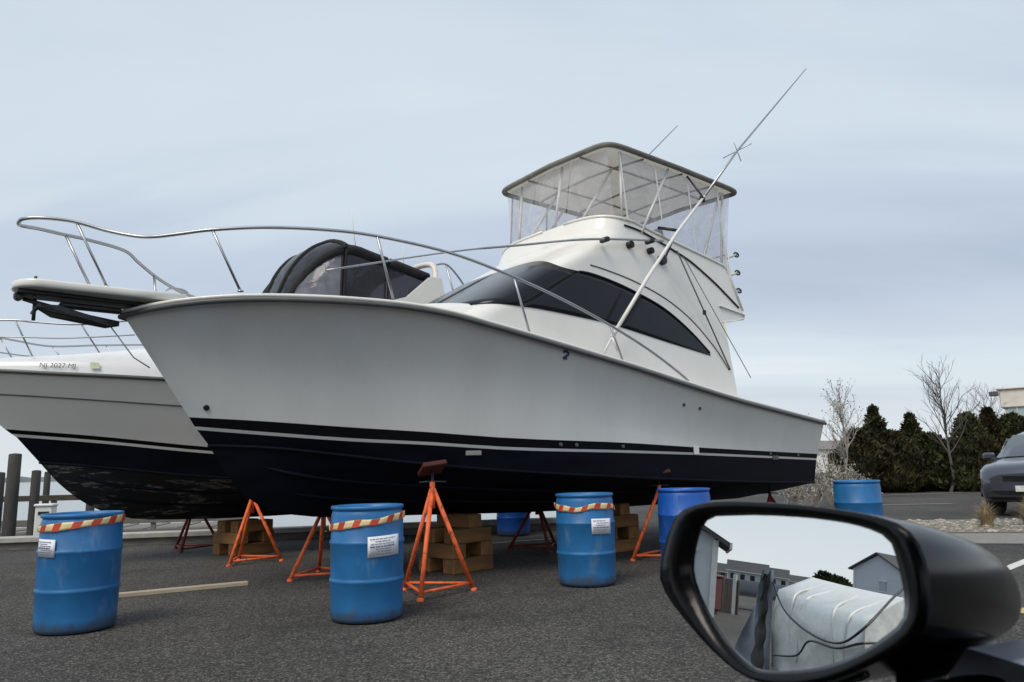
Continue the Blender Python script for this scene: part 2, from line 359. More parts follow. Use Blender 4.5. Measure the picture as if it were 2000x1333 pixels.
# dock with rail beyond the bulkhead
dk = thing('dock', 'grey timber dock with a handrail and deck boards at the far left', 'dock', (-12, 16.2, 0))
tdir = Vector((1, .15)).normalized()
def dloc(s, t): return (tdir.x*s-tdir.y*t, tdir.y*s+tdir.x*t)
for k in range(64):
    x, y = dloc(-9+k*.24, .9); m_ = MB(); m_.box((x, y, -.02+.008*(k % 3)), (.215, 2.2, .05), math.atan2(tdir.y, tdir.x), bev=.006); m_.build('deck_board', GREYW, dk)
m_ = MB(); x, y = dloc(-1.5, -.22); m_.box((x, y, -.08), (15, .07, .2), math.atan2(tdir.y, tdir.x)); m_.build('stringer', GREYW, dk)
m_ = MB(); x, y = dloc(-1.5, -.25); m_.box((x, y, .74), (15, .06, .12), math.atan2(tdir.y, tdir.x), bev=.008); m_.build('handrail', mat('rail_brown', (.075, .058, .045), .85, var=.3, scale=8), dk)
m_ = MB(); m_.box((x, y, .22), (15, .05, .14), math.atan2(tdir.y, tdir.x), bev=.008); m_.build('lower_rail', GREYW, dk)
for k in range(7):
    x, y = dloc(-8.2+k*2.05, -.2); m_ = MB(); m_.box((x, y, .33), (.09, .09, .82), .15); m_.build('rail_post', GREYW, dk)
pil = [(-10.03, 15.05, .115, 1.66, 'tallest dark piling left of the boats, standing above the dock handrail'), (-10.55, 15.4, .10, 1.30, 'dark piling at the far left edge beside the tallest one'),
       (-9.67, 15.2, .085, 1.32, 'short dark piling right of the tallest one on the dock'), (-10.31, 16.6, .065, 1.30, 'thin dark piling close to the rear boat bow'), (-14.6, 26, .13, 1.5, 'distant dark piling out in the water beyond the dock')]
for x, y, r_, h_, lb in pil:
    m_ = MB(); m_.lathe([(r_*1.08, -3), (r_*1.04, 0), (r_, h_-.02), (r_*.85, h_), (0.001, h_+.01)], 14)
    tag(m_.build('piling', DKWOOD, None, (x, y, 0)), lb, 'piling', 'pilings of the dock')
pd = thing('power_pedestal', 'white dock power pedestal with a dark meter window', 'power pedestal', (-8.8, 14.2, 0), R(12))
m_ = MB(); m_.box((0, 0, .32), (.30, .2, .64), bev=.02); m_.build('cabinet', ALU, pd)
m_ = MB(); m_.box((0, 0, .665), (.34, .25, .05), bev=.015); m_.build('lid', ALU, pd)
m_ = MB(); m_.box((0, -.105, .52), (.18, .012, .06)); m_.build('meter_window', BLACKP, pd)

# painted lines
def line(name, p, q, wid, m, z=.004):
    p = Vector(p); q = Vector(q); n = Vector((-(q-p).y, (q-p).x)).normalized()*wid/2
    b_ = MB(); b_.poly([(*(p-n), z), (*(q-n), z), (*(q+n), z), (*(p+n), z)]); return struct(b_.build(name, m))

def scuff(m, dirt, sc=7.0):
    """adds pale scuffs and grime with a ragged edge near the foot of a drum"""
    t = m.node_tree; b = t.nodes['Principled BSDF']; src = b.inputs['Base Color'].links[0].from_socket
    c = N(t, 'ShaderNodeTexCoord'); n = N(t, 'ShaderNodeTexNoise'); n.inputs['Scale'].default_value = sc; n.inputs['Detail'].default_value = 8; n.inputs['Roughness'].default_value = .7
    mpn = N(t, 'ShaderNodeMapping'); mpn.inputs['Scale'].default_value = (1, 1, .35); L(t, c, 'Object', mpn, 0); L(t, mpn, 0, n, 'Vector')
    oi = N(t, 'ShaderNodeObjectInfo'); n.noise_dimensions = '4D'; mu = N(t, 'ShaderNodeMath', operation='MULTIPLY', i_1=20.0); L(t, oi, 'Random', mu, 0); L(t, mu, 0, n, 'W')
    r = ramp(t, [(.57, (0, 0, 0)), (.74, (.38, .38, .38))]); L(t, n, 0, r, 0)
    mx = mixc(t); L(t, r, 0, mx, 0); t.links.new(src, mx.inputs[6]); mx.inputs[7].default_value = (.30, .40, .48, 1)
    sp = N(t, 'ShaderNodeSeparateXYZ'); L(t, c, 'Object', sp, 0); ad_ = N(t, 'ShaderNodeMath', operation='MULTIPLY_ADD', i_1=-.35); L(t, n, 0, ad_, 0); L(t, sp, 2, ad_, 2)
    r2 = ramp(t, [(.0, (.75, .75, .75)), (.06, (0, 0, 0))]); ad2 = N(t, 'ShaderNodeMath', operation='ADD', i_1=.13); L(t, ad_, 0, ad2, 0); L(t, ad2, 0, r2, 0)
    m2 = mixc(t); L(t, r2, 0, m2, 0); L(t, mx, 2, m2, 6); m2.inputs[7].default_value = (*dirt, 1); L(t, m2, 2, b, 'Base Color')
scuff(BLUE, (.06, .07, .08)); scuff(BLUE2, (.06, .07, .08))
def rusty(m):
    t = m.node_tree; b = t.nodes['Principled BSDF']; src = b.inputs['Base Color'].links[0].from_socket
    c = N(t, 'ShaderNodeTexCoord'); n = N(t, 'ShaderNodeTexNoise'); n.inputs['Scale'].default_value = 16; n.inputs['Detail'].default_value = 8; n.inputs['Roughness'].default_value = .7; L(t, c, 'Object', n, 'Vector')
    r = ramp(t, [(.56, (0, 0, 0)), (.64, (.85, .85, .85))]); L(t, n, 0, r, 0); mx = mixc(t); L(t, r, 0, mx, 0); t.links.new(src, mx.inputs[6]); mx.inputs[7].default_value = (.12, .045, .02, 1); L(t, mx, 2, b, 'Base Color')
rusty(ORANGE); rusty(REDJ)
# ================================================================== DRUMS
def drum(loc, rz, label, m, band=None, lab=None, spin=0):
    d = thing('drum', label, 'drum', (*loc, 0), 0, 'blue plastic drums around the boats')
    Rr = .288
    pr = [(0.02, .004), (.24, .004), (.27, .012), (.283, .04), (Rr-.006, .10), (Rr, .29), (Rr+.006, .300), (Rr+.008, .31), (Rr+.006, .320), (Rr, .33), (Rr, .335), (Rr+.002, .58), (Rr+.008, .59), (Rr+.010, .60), (Rr+.008, .61), (Rr, .62), (Rr-.002, .80), (.278, .835), (.272, .845), (.286, .852), (.29, .862), (.289, .876), (.282, .880), (.270, .878), (.262, .868), (.258, .835), (.03, .83), (.001, .832)]
    bd = MB(); bd.lathe(pr, 56); o = bd.build('body', m, d, rz=spin)
    for s_, r_ in ((.16, .035), (-.16, .02)):
        k = MB(); k.lathe([(r_, 0), (r_, .02), (r_*.8, .026), (.001, .026)], 16, (s_, 0, .832)); k.build('bung_cap', BLACKP if r_ > .03 else m, d, rz=spin)
    if lab:
        a0, wd, z0, z1, sk, rowsn = lab
        g = MB(); rr = []
        for i in range(2):
            rr.append([((Rr+.0125)*math.cos(a0+wd*(k/10-.5)), (Rr+.0125)*math.sin(a0+wd*(k/10-.5)), (z0, z1)[i]+sk*(k/10-.5)) for k in range(11)])
        g.grid(rr); lo = g.build('label_sheet', PAPER, d, solid=.0012)
        rnd = random.Random(int(abs(a0)*1000))
        for j in range(rowsn):
            zz = lerp(z1-.02, z0+.02, j/max(1, rowsn-1)); f0 = rnd.uniform(.06, .28) if j % 3 else .06; f1 = rnd.uniform(.6, .94)
            x = f0
            while x < f1:
                x2 = min(f1, x+rnd.uniform(.05, .16)); hh = (.0055 if j == rowsn//2 else .003)
                g = MB(); rr = []
                for i in (-1, 1): rr.append([((Rr+.0150)*math.cos(a0+wd*(t-.5)), (Rr+.0150)*math.sin(a0+wd*(t-.5)), zz+hh*i+sk*(t-.5)) for t in (x, (x+x2)/2, x2)])
                g.grid(rr); g.build('print_line', INK, lo)
                x = x2+.02
    if band:
        z0, tilt, ph, sag = band
        ch = thing('warning_tape', CHL.pop(0), 'warning tape', (*loc, 0), 0, 'red and cream warning tapes')
        n = 168; rt = random.Random(int(z0*1000)+int(ph*50)); f1, f2 = rt.random()*6, rt.random()*6
        def tp(k, v, o_=0):
            a = 2*PI*k/n; rr_ = Rr+.006+o_+.004*math.sin(5*a+f1)**2+.003*math.sin(11*a+f2)**2+.004*v*math.sin(3*a+f2)
            return (rr_*math.cos(a), rr_*math.sin(a), z0+tilt*math.cos(a-ph)+sag*(math.cos(3*(a-ph))+.35*math.sin(7*a+f1))+(v-.5)*(.052+.008*math.sin(4*a+f2)))
        b_ = MB(); b_.grid([[tp(k, v) for v in (0, .33, .66, 1)] for k in range(n+1)], True); b_.build('tape_strip', CHC, ch, solid=.0015)
        for q in range(14):
            k0 = q*12+rt.uniform(-.8, .8); wq = 5.6+rt.uniform(-.6, .6)
            b_ = MB(); b_.grid([[tp(k0+wq*u+2.2*v, v, .0022) for v in (0.01, .33, .66, .99)] for u in (0, .2, .4, .6, .8, 1)], True); b_.build('red_stripe', CHR, ch)
    return d
CHL = ['red and cream striped tape wrapped round the leftmost blue drum', 'red and cream striped tape wrapped round the drum left of the orange jack stand', 'sagging red and cream striped tape round the drum right of the timber blocks']
drum((-3.43, 6.02), 0, 'leftmost blue drum with a small white sign and striped tape, at the left edge', BLUE, (.80, .03, R(20), .0), (R(-90-22), .60, .57, .70, -.006, 7))
drum((-1.205, 6.17), 0, 'blue drum with a wide white sign and striped tape left of the orange jack stand', BLUE, (.755, .042, R(5), .006), (R(-52), .92, .50, .655, .012, 7), .4)
drum((.69, 7.65), 0, 'blue drum with a white sign and sagging tape right of the timber blocks', BLUE, (.75, .0, R(-60), .016), (R(-62), .75, .50, .645, -.004, 6), 1.2)
drum((1.87, 8.45), 0, 'royal blue drum without a sign, half hidden behind the mirror corner', BLUE2, None, None, 2)
drum((4.50, 10.0), 0, 'blue drum standing alone behind the mirror near the boat stern', BLUE, None, None, .9)
drum((-.05, 13.2), 0, 'far blue drum mostly hidden beneath the sportfishing boat hull', BLUE2, None, None, .9)

# ================================================================== JACK STANDS
def jack(loc, top, lean, label, m, rz=0, foot=.40, pad=True):
    """tripod boat stand: three pipe legs, brace ring, screw post and a tilting pad"""
    j = thing('jack_stand', label, 'jack stand', (*loc, 0), 0, 'tripod jack stands under the boats')
    ap = Vector((0, 0, top-.17)); feet = [Vector((foot*math.cos(rz+2*PI*k/3), foot*math.sin(rz+2*PI*k/3), 0)) for k in range(3)]
    for k in range(3):
        f = feet[k]; b_ = MB(); b_.tube([f+Vector((0, 0, .012)), f.lerp(ap, .97)], .022, 10)
        lg = b_.build('leg', m, j)
        b_ = MB(); b_.lathe([(.032, 0), (.032, .02), (.018, .03)], 10, tuple(f)); b_.build('foot', m, lg)
        g = feet[(k+1) % 3]; b_ = MB(); b_.tube([f.lerp(ap, .07), g.lerp(ap, .07)], .014, 8); b_.build('brace', m, j)
    b_ = MB(); b_.tube([(0, 0, top-.38), (0, 0, top-.13)], .026, 12); b_.build('sleeve', m, j)
    b_ = MB(); b_.tube([(0, 0, top-.36), (0, 0, top-.03)], .015, 10); b_.build('screw_post', GALV, j)
    b_ = MB()
    for s_ in (-1, 1): b_.tube([(0, 0, top-.125), (.13*s_, .03, top-.135)], .009, 6)
    b_.build('crank_handle', GALV, j)
    if pad:
        M_ = Matrix.Translation((0, 0, top)) @ Matrix.Rotation(lean[0], 4, Vector((math.cos(lean[1]), math.sin(lean[1]), 0))) @ Matrix.Rotation(.4, 4, 'Z')
        b_ = MB(); b_.box(None, (.24, .24, .05), M=M_, bev=.01); b_.build('pad', RUSTY, j)
    return j

# ================================================================== BOATS
TH = R(40.5); HEAD = PI+TH
hx, hy = -math.cos(TH), -math.sin(TH); px_, py_ = math.sin(TH), -math.cos(TH)
def bw(O, a, b_): return (O[0]+hx*a+px_*b_, O[1]+hy*a+py_*b_)
def ring_close(mb, rows, u):  pass
O1 = (0, 9.8); O2 = (-2.6, 12.84)

def flare(y0, y1, v, k):
    # k: 0 straight, > 0 hollow with the flare gathered towards the sheer, < 0 rounded
    return y0+(y1-y0)*v**(1+k) if k >= 0 else lerp(y0, y1, v)-k*4*v*(1-v)
def hull(parent, cur, mats, aE, concave, names, strakes, foulm):
    """cur: dict of longitudinal curves u -> (a, b, z) on the port side: keel, chine, white, black, top, sheer"""
    us = [0, .004, .01, .018, .028, .04, .055, .072, .09, .11, .135, .16, .19, .22, .26, .30, .35, .40, .46, .52, .58, .64, .70, .76, .82, .88, .94, 1.0]
    def strip(lo, hi, nv, bul, name, m, extra=None):
        b_ = MB()
        for s_ in (1, -1):
            rows = []
            for u in us:
                A, B = Vector(lo(u)), Vector(hi(u)); r_ = []
                for k in range(nv+1):
                    v = k/nv; P = A.lerp(B, v); P.y = max(0, flare(A.y, B.y, v, bul(u))); r_.append((P.x, P.y*s_, P.z))
                rows.append(r_)
            b_.grid(rows, True, flip=(s_ > 0))
        return b_.build(name, m, parent)
    tops = strip(cur['top'], cur['sheer'], 12, concave, 'topsides', mats[0])
    strip(cur['black'], cur['top'], 1, lambda u: 0, 'boot_stripe', BOOT)
    strip(cur['white'], cur['black'], 1, lambda u: 0, 'boot_stripe', mats[0])
    lowm = strip(cur['chine'], cur['white'], 2, lambda u: 0, 'hull_side_below_waterline', mats[1])
    bot = strip(cur['keel'], cur['chine'], 8, lambda u: -.03*min(1, u*4), 'bottom', foulm)
    # spray strakes
    for fr, u0_, u1_ in strakes:
        for s_ in (1, -1):
            b_ = MB(); pts = []
            for k in range(24):
                u = lerp(u0_, u1_, k/23); A, B = Vector(cur['keel'](u)), Vector(cur['chine'](u)); P = A.lerp(B, fr); P.y += .03*min(1, u*4)*4*fr*(1-fr); pts.append((P.x, P.y*s_, P.z-.002))
            b_.tube(pts, [.004]+[.022]*22+[.004], 6); b_.build('spray_strake', mats[1], parent)
    b_ = MB()
    for s_ in (1, -1):
        b_.tube([(p[0], p[1]*s_, p[2]) for p in [cur['chine'](u) for u in us]], .02, 6)
    b_.build('chine_rail', mats[1], parent)
    # transom
    seq = [cur['keel'](1), cur['chine'](1), cur['white'](1), cur['black'](1), cur['top'](1), cur['sheer'](1)]
    b_ = MB(); pl = [(p[0], p[1], p[2]) for p in seq]+[(p[0], -p[1], p[2]) for p in reversed(seq[1:])]
    b_.poly(pl); b_.build('transom', mats[0], parent)
    return tops

# ---------------- main boat: sportfishing convertible
boat = thing('sportfishing_boat', 'white sportfishing boat with navy bottom, flybridge and hardtop on jack stands', 'boat', (*O1, 0), HEAD)
zs = itp([(4.75, 2.66), (4.56, 2.70), (4.28, 2.738), (3.92, 2.762), (3.45, 2.766), (3.02, 2.760), (2.56, 2.742), (2.14, 2.70), (1.69, 2.625), (1.11, 2.534), (.36, 2.427), (-.51, 2.312), (-1.4, 2.182), (-2.56, 2.03), (-3.66, 1.918), (-5.12, 1.775)])
zt = itp([(4.1, 1.70), (3.6, 1.658), (2.78, 1.580), (2.13, 1.530), (1.26, 1.462), (-.58, 1.405), (-1.57, 1.365), (-5, 1.253)])
zw = itp([(4.02, 1.58), (3.6, 1.530), (2.78, 1.445), (2.13, 1.402), (1.26, 1.338), (-.57, 1.290), (-1.57, 1.265), (-5, 1.157)])
zc = itp([(3.9, 1.43), (3.4, 1.395), (2.73, 1.30), (2.27, 1.235), (1.2, 1.118), (-.6, 1.0), (-3.5, .86), (-5, .81)])
def wS(a): return 1.75*max(0, 1-(a/4.75)**2.6)**.75 if a > 0 else 1.75-.10*(a/4.5)**2
def wT(a): return 1.56*max(0, 1-(a/4.10)**1.85) if a > 0 else 1.56-.05*(a/5)**2
def wW(a): return 1.54*max(0, 1-(a/4.02)**1.85) if a > 0 else 1.54-.05*(a/5)**2
def wC(a): return 1.50*max(0, 1-(a/3.90)**1.75) if a > 0 else 1.50-.05*(a/5)**2
KEEL = [(0, 3.9, 1.43), (.012, 3.82, 1.30), (.03, 3.70, 1.13), (.055, 3.55, .95), (.08, 3.34, .82), (.11, 3.06, .73), (.16, 2.55, .672), (.25, 1.65, .640), (.5, -.55, .565), (1, -5.0, .54)]
kx = itp([(k[0], k[1]) for k in KEEL]); kz = itp([(k[0], k[2]) for k in KEEL])
def cS(u): a = lerp(4.75, -5.12, u); return (a, wS(a), zs(a))
def cT(u): a = lerp(4.10, -5.02, u); return (a, wT(a), zt(a))
def cB(u): a = lerp(4.045, -5.0, u); return (a, (wT(a)+wW(a))/2*(1 if u else 0), zw(a)+.03)
def cW(u): a = lerp(4.02, -5.0, u); return (a, wW(a), zw(a))
def cC(u): a = lerp(3.90, -4.95, u); return (a, wC(a), zc(a))
def cK(u): return (kx(u), 0, kz(u))
cur1 = dict(sheer=cS, top=cT, black=cB, white=cW, chine=cC, keel=cK)
def conc1(u): return 2.6*max(0, 1-(u/.98)**1.5)
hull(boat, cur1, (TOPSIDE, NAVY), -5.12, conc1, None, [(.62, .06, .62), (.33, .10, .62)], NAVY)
# hull side point helper (port topsides)
def side_pt(u, v):
    A, B = Vector(cT(u)), Vector(cS(u)); P = A.lerp(B, v); P.y = flare(A.y, B.y, v, conc1(u)); return P
def side_find(a, z):
    best = None
    for i in range(1, 200):
        u = i/200
        for k in range(0, 61):
            P = side_pt(u, k/60); d = (P.x-a)**2+(P.z-z)**2
            if best is None or d < best[0]: best = (d, u, k/60)
    u, v = best[1:]; P = side_pt(u, v); dU = side_pt(u+.005, v)-P; dV = side_pt(u, v+.02)-side_pt(u, v-.02)
    nn = dU.cross(dV).normalized(); nn = nn if nn.y > 0 else -nn
    return P, nn, dU.normalized(), dV.normalized()
US = [k/60 for k in range(61)]
for s_ in (1, -1):
    b_ = MB(); b_.tube([(p[0]+.0, (p[1]+.012)*s_, p[2]-.048) for p in [cS(u) for u in US]], .026, 8); b_.build('rub_rail', RUB, boat)
    b_ = MB(); b_.tube([(p[0], (p[1]+.004)*s_, p[2]-.008) for p in [cS(u) for u in US]], .019, 8); b_.build('gunwale_cap', GEL, boat)
# decks
b_ = MB(); rows = []
for k in range(40):
    a = lerp(4.74, -2.95, k/39); rows.append([(a, wS(a)*t, zs(a)-.004+.09*(1-t*t)*min(1, wS(a))) for t in [i/8-1 for i in range(17)]])
b_.grid(rows); b_.build('foredeck', DECKC, boat)
b_ = MB(); rows = []
for k in range(12):
    a = lerp(-2.95, -5.10, k/11); wv = wS(a); z = zs(a)
    rows.append([(a, wv, z-.004), (a, wv-.30, z), (a, wv-.32, z-.06), (a, wv-.32, 1.30), (a, 0, 1.30), (a, -wv+.32, 1.30), (a, -wv+.32, z-.06), (a, -wv+.30, z), (a, -wv, z-.004)])
b_.grid(rows, False)
b_.box((-4.98, 0, 1.60), (.2, 2.8, .26)); b_.build('cockpit', GEL, boat)
# pulpit with anchor
pul = MB(); n = 22
def pul_out(z, ins):
    pts = []
    for k in range(n+1):
        a = PI*(k/n)-PI/2
        pts.append((5.42+(.19-ins)*math.cos(a), (.25-ins)*math.sin(a), z))
    return [(4.3, -.40+ins, z-.012)]+[(4.75, -.32+ins, z-.005)]+pts+[(4.75, .32-ins, z-.005), (4.3, .40-ins, z-.012)]
lays = [pul_out(2.748, .03), pul_out(2.752, .008), pul_out(2.762, 0), pul_out(2.805, 0), pul_out(2.818, .008), pul_out(2.822, .03)]
pul.grid(lays, True, closed=True); m_ = len(lays[0]); pul.f += [tuple(reversed(range(m_))), tuple(range(5*m_, 6*m_))]; pul.sm += [False, False]
pul.build('bow_pulpit', GEL, boat)
b_ = MB(); b_.box((5.02, 0, 2.725), (1.12, .24, .04), bev=.01); b_.build('anchor_channel', BLACKP, boat)
b_ = MB(); b_.tube([(5.55, -.06, 2.70), (5.55, .06, 2.70)], .035, 12); b_.tube([(5.50, -.10, 2.70), (5.50, -.10, 2.86)], .012); b_.tube([(5.45, .09, 2.70), (5.45, .09, 2.87)], .012); b_.build('anchor_roller', GALV, boat)
an = MB()
an.tube([(5.52, 0, 2.68), (5.25, 0, 2.62), (4.86, 0, 2.555)], [.018, .024, .018], 8)
for s_ in (1, -1):
    an.prism([(5.40, .02*s_, 2.60), (5.28, .19*s_, 2.575), (4.86, .07*s_, 2.50), (4.76, .012*s_, 2.52)], (0, 0, .045))
an.tube([(5.42, -.19, 2.60), (5.42, .19, 2.60)], .016); an.tube([(5.43, 0, 2.69), (5.43, 0, 2.50)], .015); an.box((5.0, 0, 2.66), (.5, .09, .05), bev=.015)
an.build('anchor', GALV, boat)
b_ = MB(); b_.tube([(4.86, 0, 2.55), (4.62, 0.0, 2.24), (4.48, .02, 2.15)], .006, 6); b_.build('bobstay', STEEL, boat)
# bow rail
port_rail = smoothpath([(5.60, .0, 3.35), (5.58, .12, 3.352), (5.46, .21, 3.36), (5.23, .28, 3.355), (4.98, .40, 3.285), (4.78, .55, 3.235), (4.66, .68, 3.222), (4.50, .83, 3.24), (4.285, 1.0, 3.272), (3.87, 1.17, 3.33), (3.355, 1.335, 3.362), (2.88, 1.451, 3.358), (2.13, 1.577, 3.293), (1.385, 1.647, 3.152), (.665, 1.675, 2.985), (-.074, 1.68, 2.778), (-.8, 1.68, 2.53), (-1.44, 1.68, 2.25), (-1.56, 1.68, 2.16)])
stb_rail = smoothpath([(5.60, .0, 3.35), (5.57, -.12, 3.36), (5.42, -.22, 3.385), (5.2, -.28, 3.385), (5.0, -.31, 3.38), (4.68, -.36, 3.345), (4.53, -.42, 3.26), (4.33, -.52, 3.16), (4.12, -.62, 3.09), (3.9, -.75, 3.06), (3.5, -.98, 3.06), (2.88, -1.3, 3.1), (2.1, -1.55, 3.05), (1.3, -1.64, 2.98), (.4, -1.67, 2.85), (-.6, -1.68, 2.6), (-1.5, -1.68, 2.2)])
b_ = MB(); b_.tube(port_rail, .0165, 8); b_.build('bow_rail', STEEL, boat)
b_ = MB(); b_.tube(stb_rail, .0165, 8); b_.build('bow_rail', STEEL, boat)
def dz(a, bb): return zs(a)+.05
for p, q in [((5.21, .285, 3.35), (4.93, .25, 2.815)), ((4.285, 1.0, 3.27), (4.01, .98, zs(4.0))), ((2.90, 1.45, 3.357), (2.68, 1.40, zs(2.68))), ((1.36, 1.647, 3.147), (1.12, 1.62, zs(1.12))), ((-.09, 1.68, 2.77), (-.32, 1.66, zs(-.32))),
             ((5.2, -.28, 3.385), (4.92, -.25, 2.815)), ((4.36, -.5, 3.17), (4.33, -.42, 2.76)), ((3.5, -.98, 3.06), (3.3, -.95, 2.78)), ((1.3, -1.64, 2.98), (1.1, -1.6, zs(1.1)))]:
    b_ = MB(); b_.tube([p, q], .0125, 8); st = b_.build('stanchion', STEEL, boat)
    b_ = MB(); b_.lathe([(.028, 0), (.028, .008), (.014, .016)], 12, (q[0], q[1], q[2]-.002)); b_.build('stanchion_base', STEEL, st)
for a, bb in ((4.35, .28), (4.35, -.28)):
    b_ = MB(); b_.tube(smoothpath([(a-.10, bb, 2.845), (a-.05, bb, 2.872), (a+.05, bb, 2.872), (a+.10, bb, 2.845)]), .010, 6); b_.build('cleat', STEEL, boat)
b_ = MB(); b_.box((4.2, -.05, 2.83), (.28, .16, .06), bev=.02); b_.build('windlass', STEEL, boat)

# deckhouse and flybridge: one raked shell
D_ = .62
def af(z): return 1.2-(z-3.16)*1.70 if z < 4.16 else -.50-(z-4.16)*.45
def bs(z): return 1.43-.125*(z-2.4)
AFT = -2.97
def plan(q, z):
    """q 0..1 front centre to corner, 1..2 along the side; port side"""
    if q <= 1:
        f = q*PI/2; return (af(z)-D_+D_*max(0, math.cos(f))**.5, bs(z)*math.sin(f)**.55 if q > 0 else 0)
    return (lerp(af(z)-D_, AFT, q-1), bs(z))
ztop = itp([(-1.2, 4.41), (-1.55, 4.355), (-2.24, 4.255), (-2.6, 4.205), (-2.97, 4.15), (-3.3, 4.10)])
def zlow(q):
    if q <= 1: return 2.60
    z = 2.60
    for _ in range(30): z = .5*z+.5*min(2.60, zs(lerp(af(z)-D_, AFT, q-1))+.0)
    return z-.02
def col(q, nv=22, zl=None, off=0.0):
    zl = zlow(q)
    if q <= 1:
        zt_ = 4.465-.055*(math.sin(q*PI/2)**1.1)**2
    else:
        zt_ = ztop(lerp(af(4.4)-D_, AFT, q-1))
    out = []
    for k in range(nv+1):
        z = lerp(zl, zt_, k/nv); a, bb = plan(q, z); out.append((a, bb, z))
    return out
qs = [0, .1, .2, .3, .4, .5, .58, .66, .73, .79, .84, .88, .92, .95, .975, 1.0]+[1+k/16 for k in range(1, 17)]
b_ = MB()
for s_ in (1, -1):
    b_.grid([[(p[0], p[1]*s_, p[2]) for p in col(q)] for q in qs], True, flip=(s_ < 0))
# overhanging wing of the flybridge aft of the house
for s_ in (1, -1):
    rows = []
    for a, lo_, hi_ in ((-2.97, 3.185, 4.15), (-3.10, 3.21, 4.13), (-3.22, 3.23, 4.11), (-3.29, 3.245, 4.07), (-3.34, 3.255, 3.95), (-3.40, 3.265, 3.75), (-3.46, 3.28, 3.56), (-3.52, 3.29, 3.42)):
        rows.append([(a, bs(z)*s_, z) for z in [lerp(lo_, hi_, j/6) for j in range(7)]])
    b_.grid(rows, True, flip=(s_ < 0))
recalc(b_.build('deckhouse', GEL, boat))
b_ = MB()
b_.grid([[(a, t*1.34, z) for t in (-1, -.5, 0, .5, 1)] for a, z in ((-2.90, 3.18), (-3.52, 3.28), (-3.525, 3.36), (-2.9, 3.42))], False)
b_.build('flybridge_overhang', GEL, boat)
b_ = MB(); b_.grid([[(AFT+.004, t*1.37, z) for t in (-1, 0, 1)] for z in (2.0, 2.7, 3.2)], False); b_.build('aft_bulkhead', GEL, boat)
b_ = MB(); b_.grid([[(AFT-.006, .75+x, z) for x in (-.33, .33)] for z in (1.4, 3.05)], False); b_.build('saloon_door', DARKGL, boat, solid=.01)
# flybridge floor, coaming lip, console and helm seats
b_ = MB(); b_.poly([(-.30, -1.15, 3.72), (-.30, 1.15, 3.72), (-3.4, 1.25, 3.5), (-3.4, -1.25, 3.5)]); b_.build('flybridge_deck', DECKC, boat)
for s_ in (1, -1):
    b_ = MB(); b_.tube([(p[0], p[1]*s_, p[2]) for p in [col(q)[-1] for q in qs if q > 0 or s_ < 0]]+[(-3.10, bs(4.13)*s_, 4.13), (-3.22, bs(4.11)*s_, 4.11), (-3.29, bs(4.07)*s_, 4.07), (-3.34, bs(3.95)*s_, 3.95), (-3.52, bs(3.42)*s_, 3.42)], .024, 8); b_.build('coaming_lip', GEL, boat)
b_ = MB(); b_.box((-1.55, 0, 4.08), (.45, 1.5, .70), bev=.05); b_.box((-1.75, .2, 4.46), (.28, .8, .16), bev=.03); b_.build('helm_console', GEL, boat)
for y in (.35, -.45):
    st = MB(); st.box((-2.35, y, 4.18), (.5, .5, .14), bev=.05); st.box((-2.6, y, 4.48), (.13, .5, .56), bev=.05); st.tube([(-2.35, y, 3.68), (-2.35, y, 4.12)], .04); st.build('helm_seat', mat('seat_vinyl', (.30, .31, .38), .6, var=.1), boat)
# moulding line above the side window (port and starboard)
for s_ in (1, -1):
    ml = [(-.22, 3.62), (-.5, 3.60), (-1.02, 3.53), (-1.63, 3.375), (-2.15, 3.13), (-2.6, 2.77), (-2.86, 2.46)]
    b_ = MB(); b_.tube(smoothpath([(a, (bs(z)+.003)*s_, z) for a, z in ml]), .009, 6); b_.build('eyebrow_moulding', RUB, boat)
    fr = [(-1.0, 4.315), (-1.37, 4.285), (-2.03, 4.13), (-2.4, 4.02), (-2.86, 3.80), (-3.1, 3.66), (-3.42, 3.46)]
    b_ = MB(); b_.tube(smoothpath([(a, (bs(z)+.012)*s_, z) for a, z in fr]), .013, 6); b_.build('flybridge_rail', BLACKP, boat)
# windows: windshield wrapped round the front, two panes each side
wtop = itp([(.02, 3.50), (-.155, 3.505), (-.55, 3.465), (-1.0, 3.378), (-1.6, 3.205), (-2.1, 2.937), (-2.45, 2.68)])
wbot = itp([(1.0, 2.925), (.695, 2.925), (.1, 2.905), (-.418, 2.878), (-1.5, 2.75), (-2.45, 2.64)])
def wincol(q, off):
    if q <= 1:
        s2 = math.sin(q*PI/2)**1.1; zt_ = 3.72-.22*s2**2; zb = 2.92
        A, B = plan(q, zb), plan(q, zt_); P = Vector((A[0], A[1], zb)); Q = Vector((B[0], B[1], zt_))
        rows = []
        for k in range(9):
            z = lerp(zb, zt_, k/8); a, bb = plan(q, z); rows.append((a+off*.5*math.cos(q*PI/2), bb+off*math.sin(q*PI/2), z+off*.9*math.cos(q*PI/2)))
        return rows
    t = q-1; aT = lerp(.02, -2.45, t); aB = lerp(1.0, -2.46, t); zT = wtop(aT); zB = wbot(aB)
    return [(lerp(aB, aT, k/8), bs(lerp(zB, zT, k/8))+off, lerp(zB, zT, k/8)) for k in range(9)]
def winpart(q0, q1, n_, nm, s_, off=.010, m=DARKGL):
    b_ = MB(); b_.grid([[(p[0], p[1]*s_, p[2]) for p in wincol(lerp(q0, q1, k/n_), off)] for k in range(n_+1)], True, flip=(s_ < 0))
    return recalc(b_.build(nm, m, boat, solid=.006))
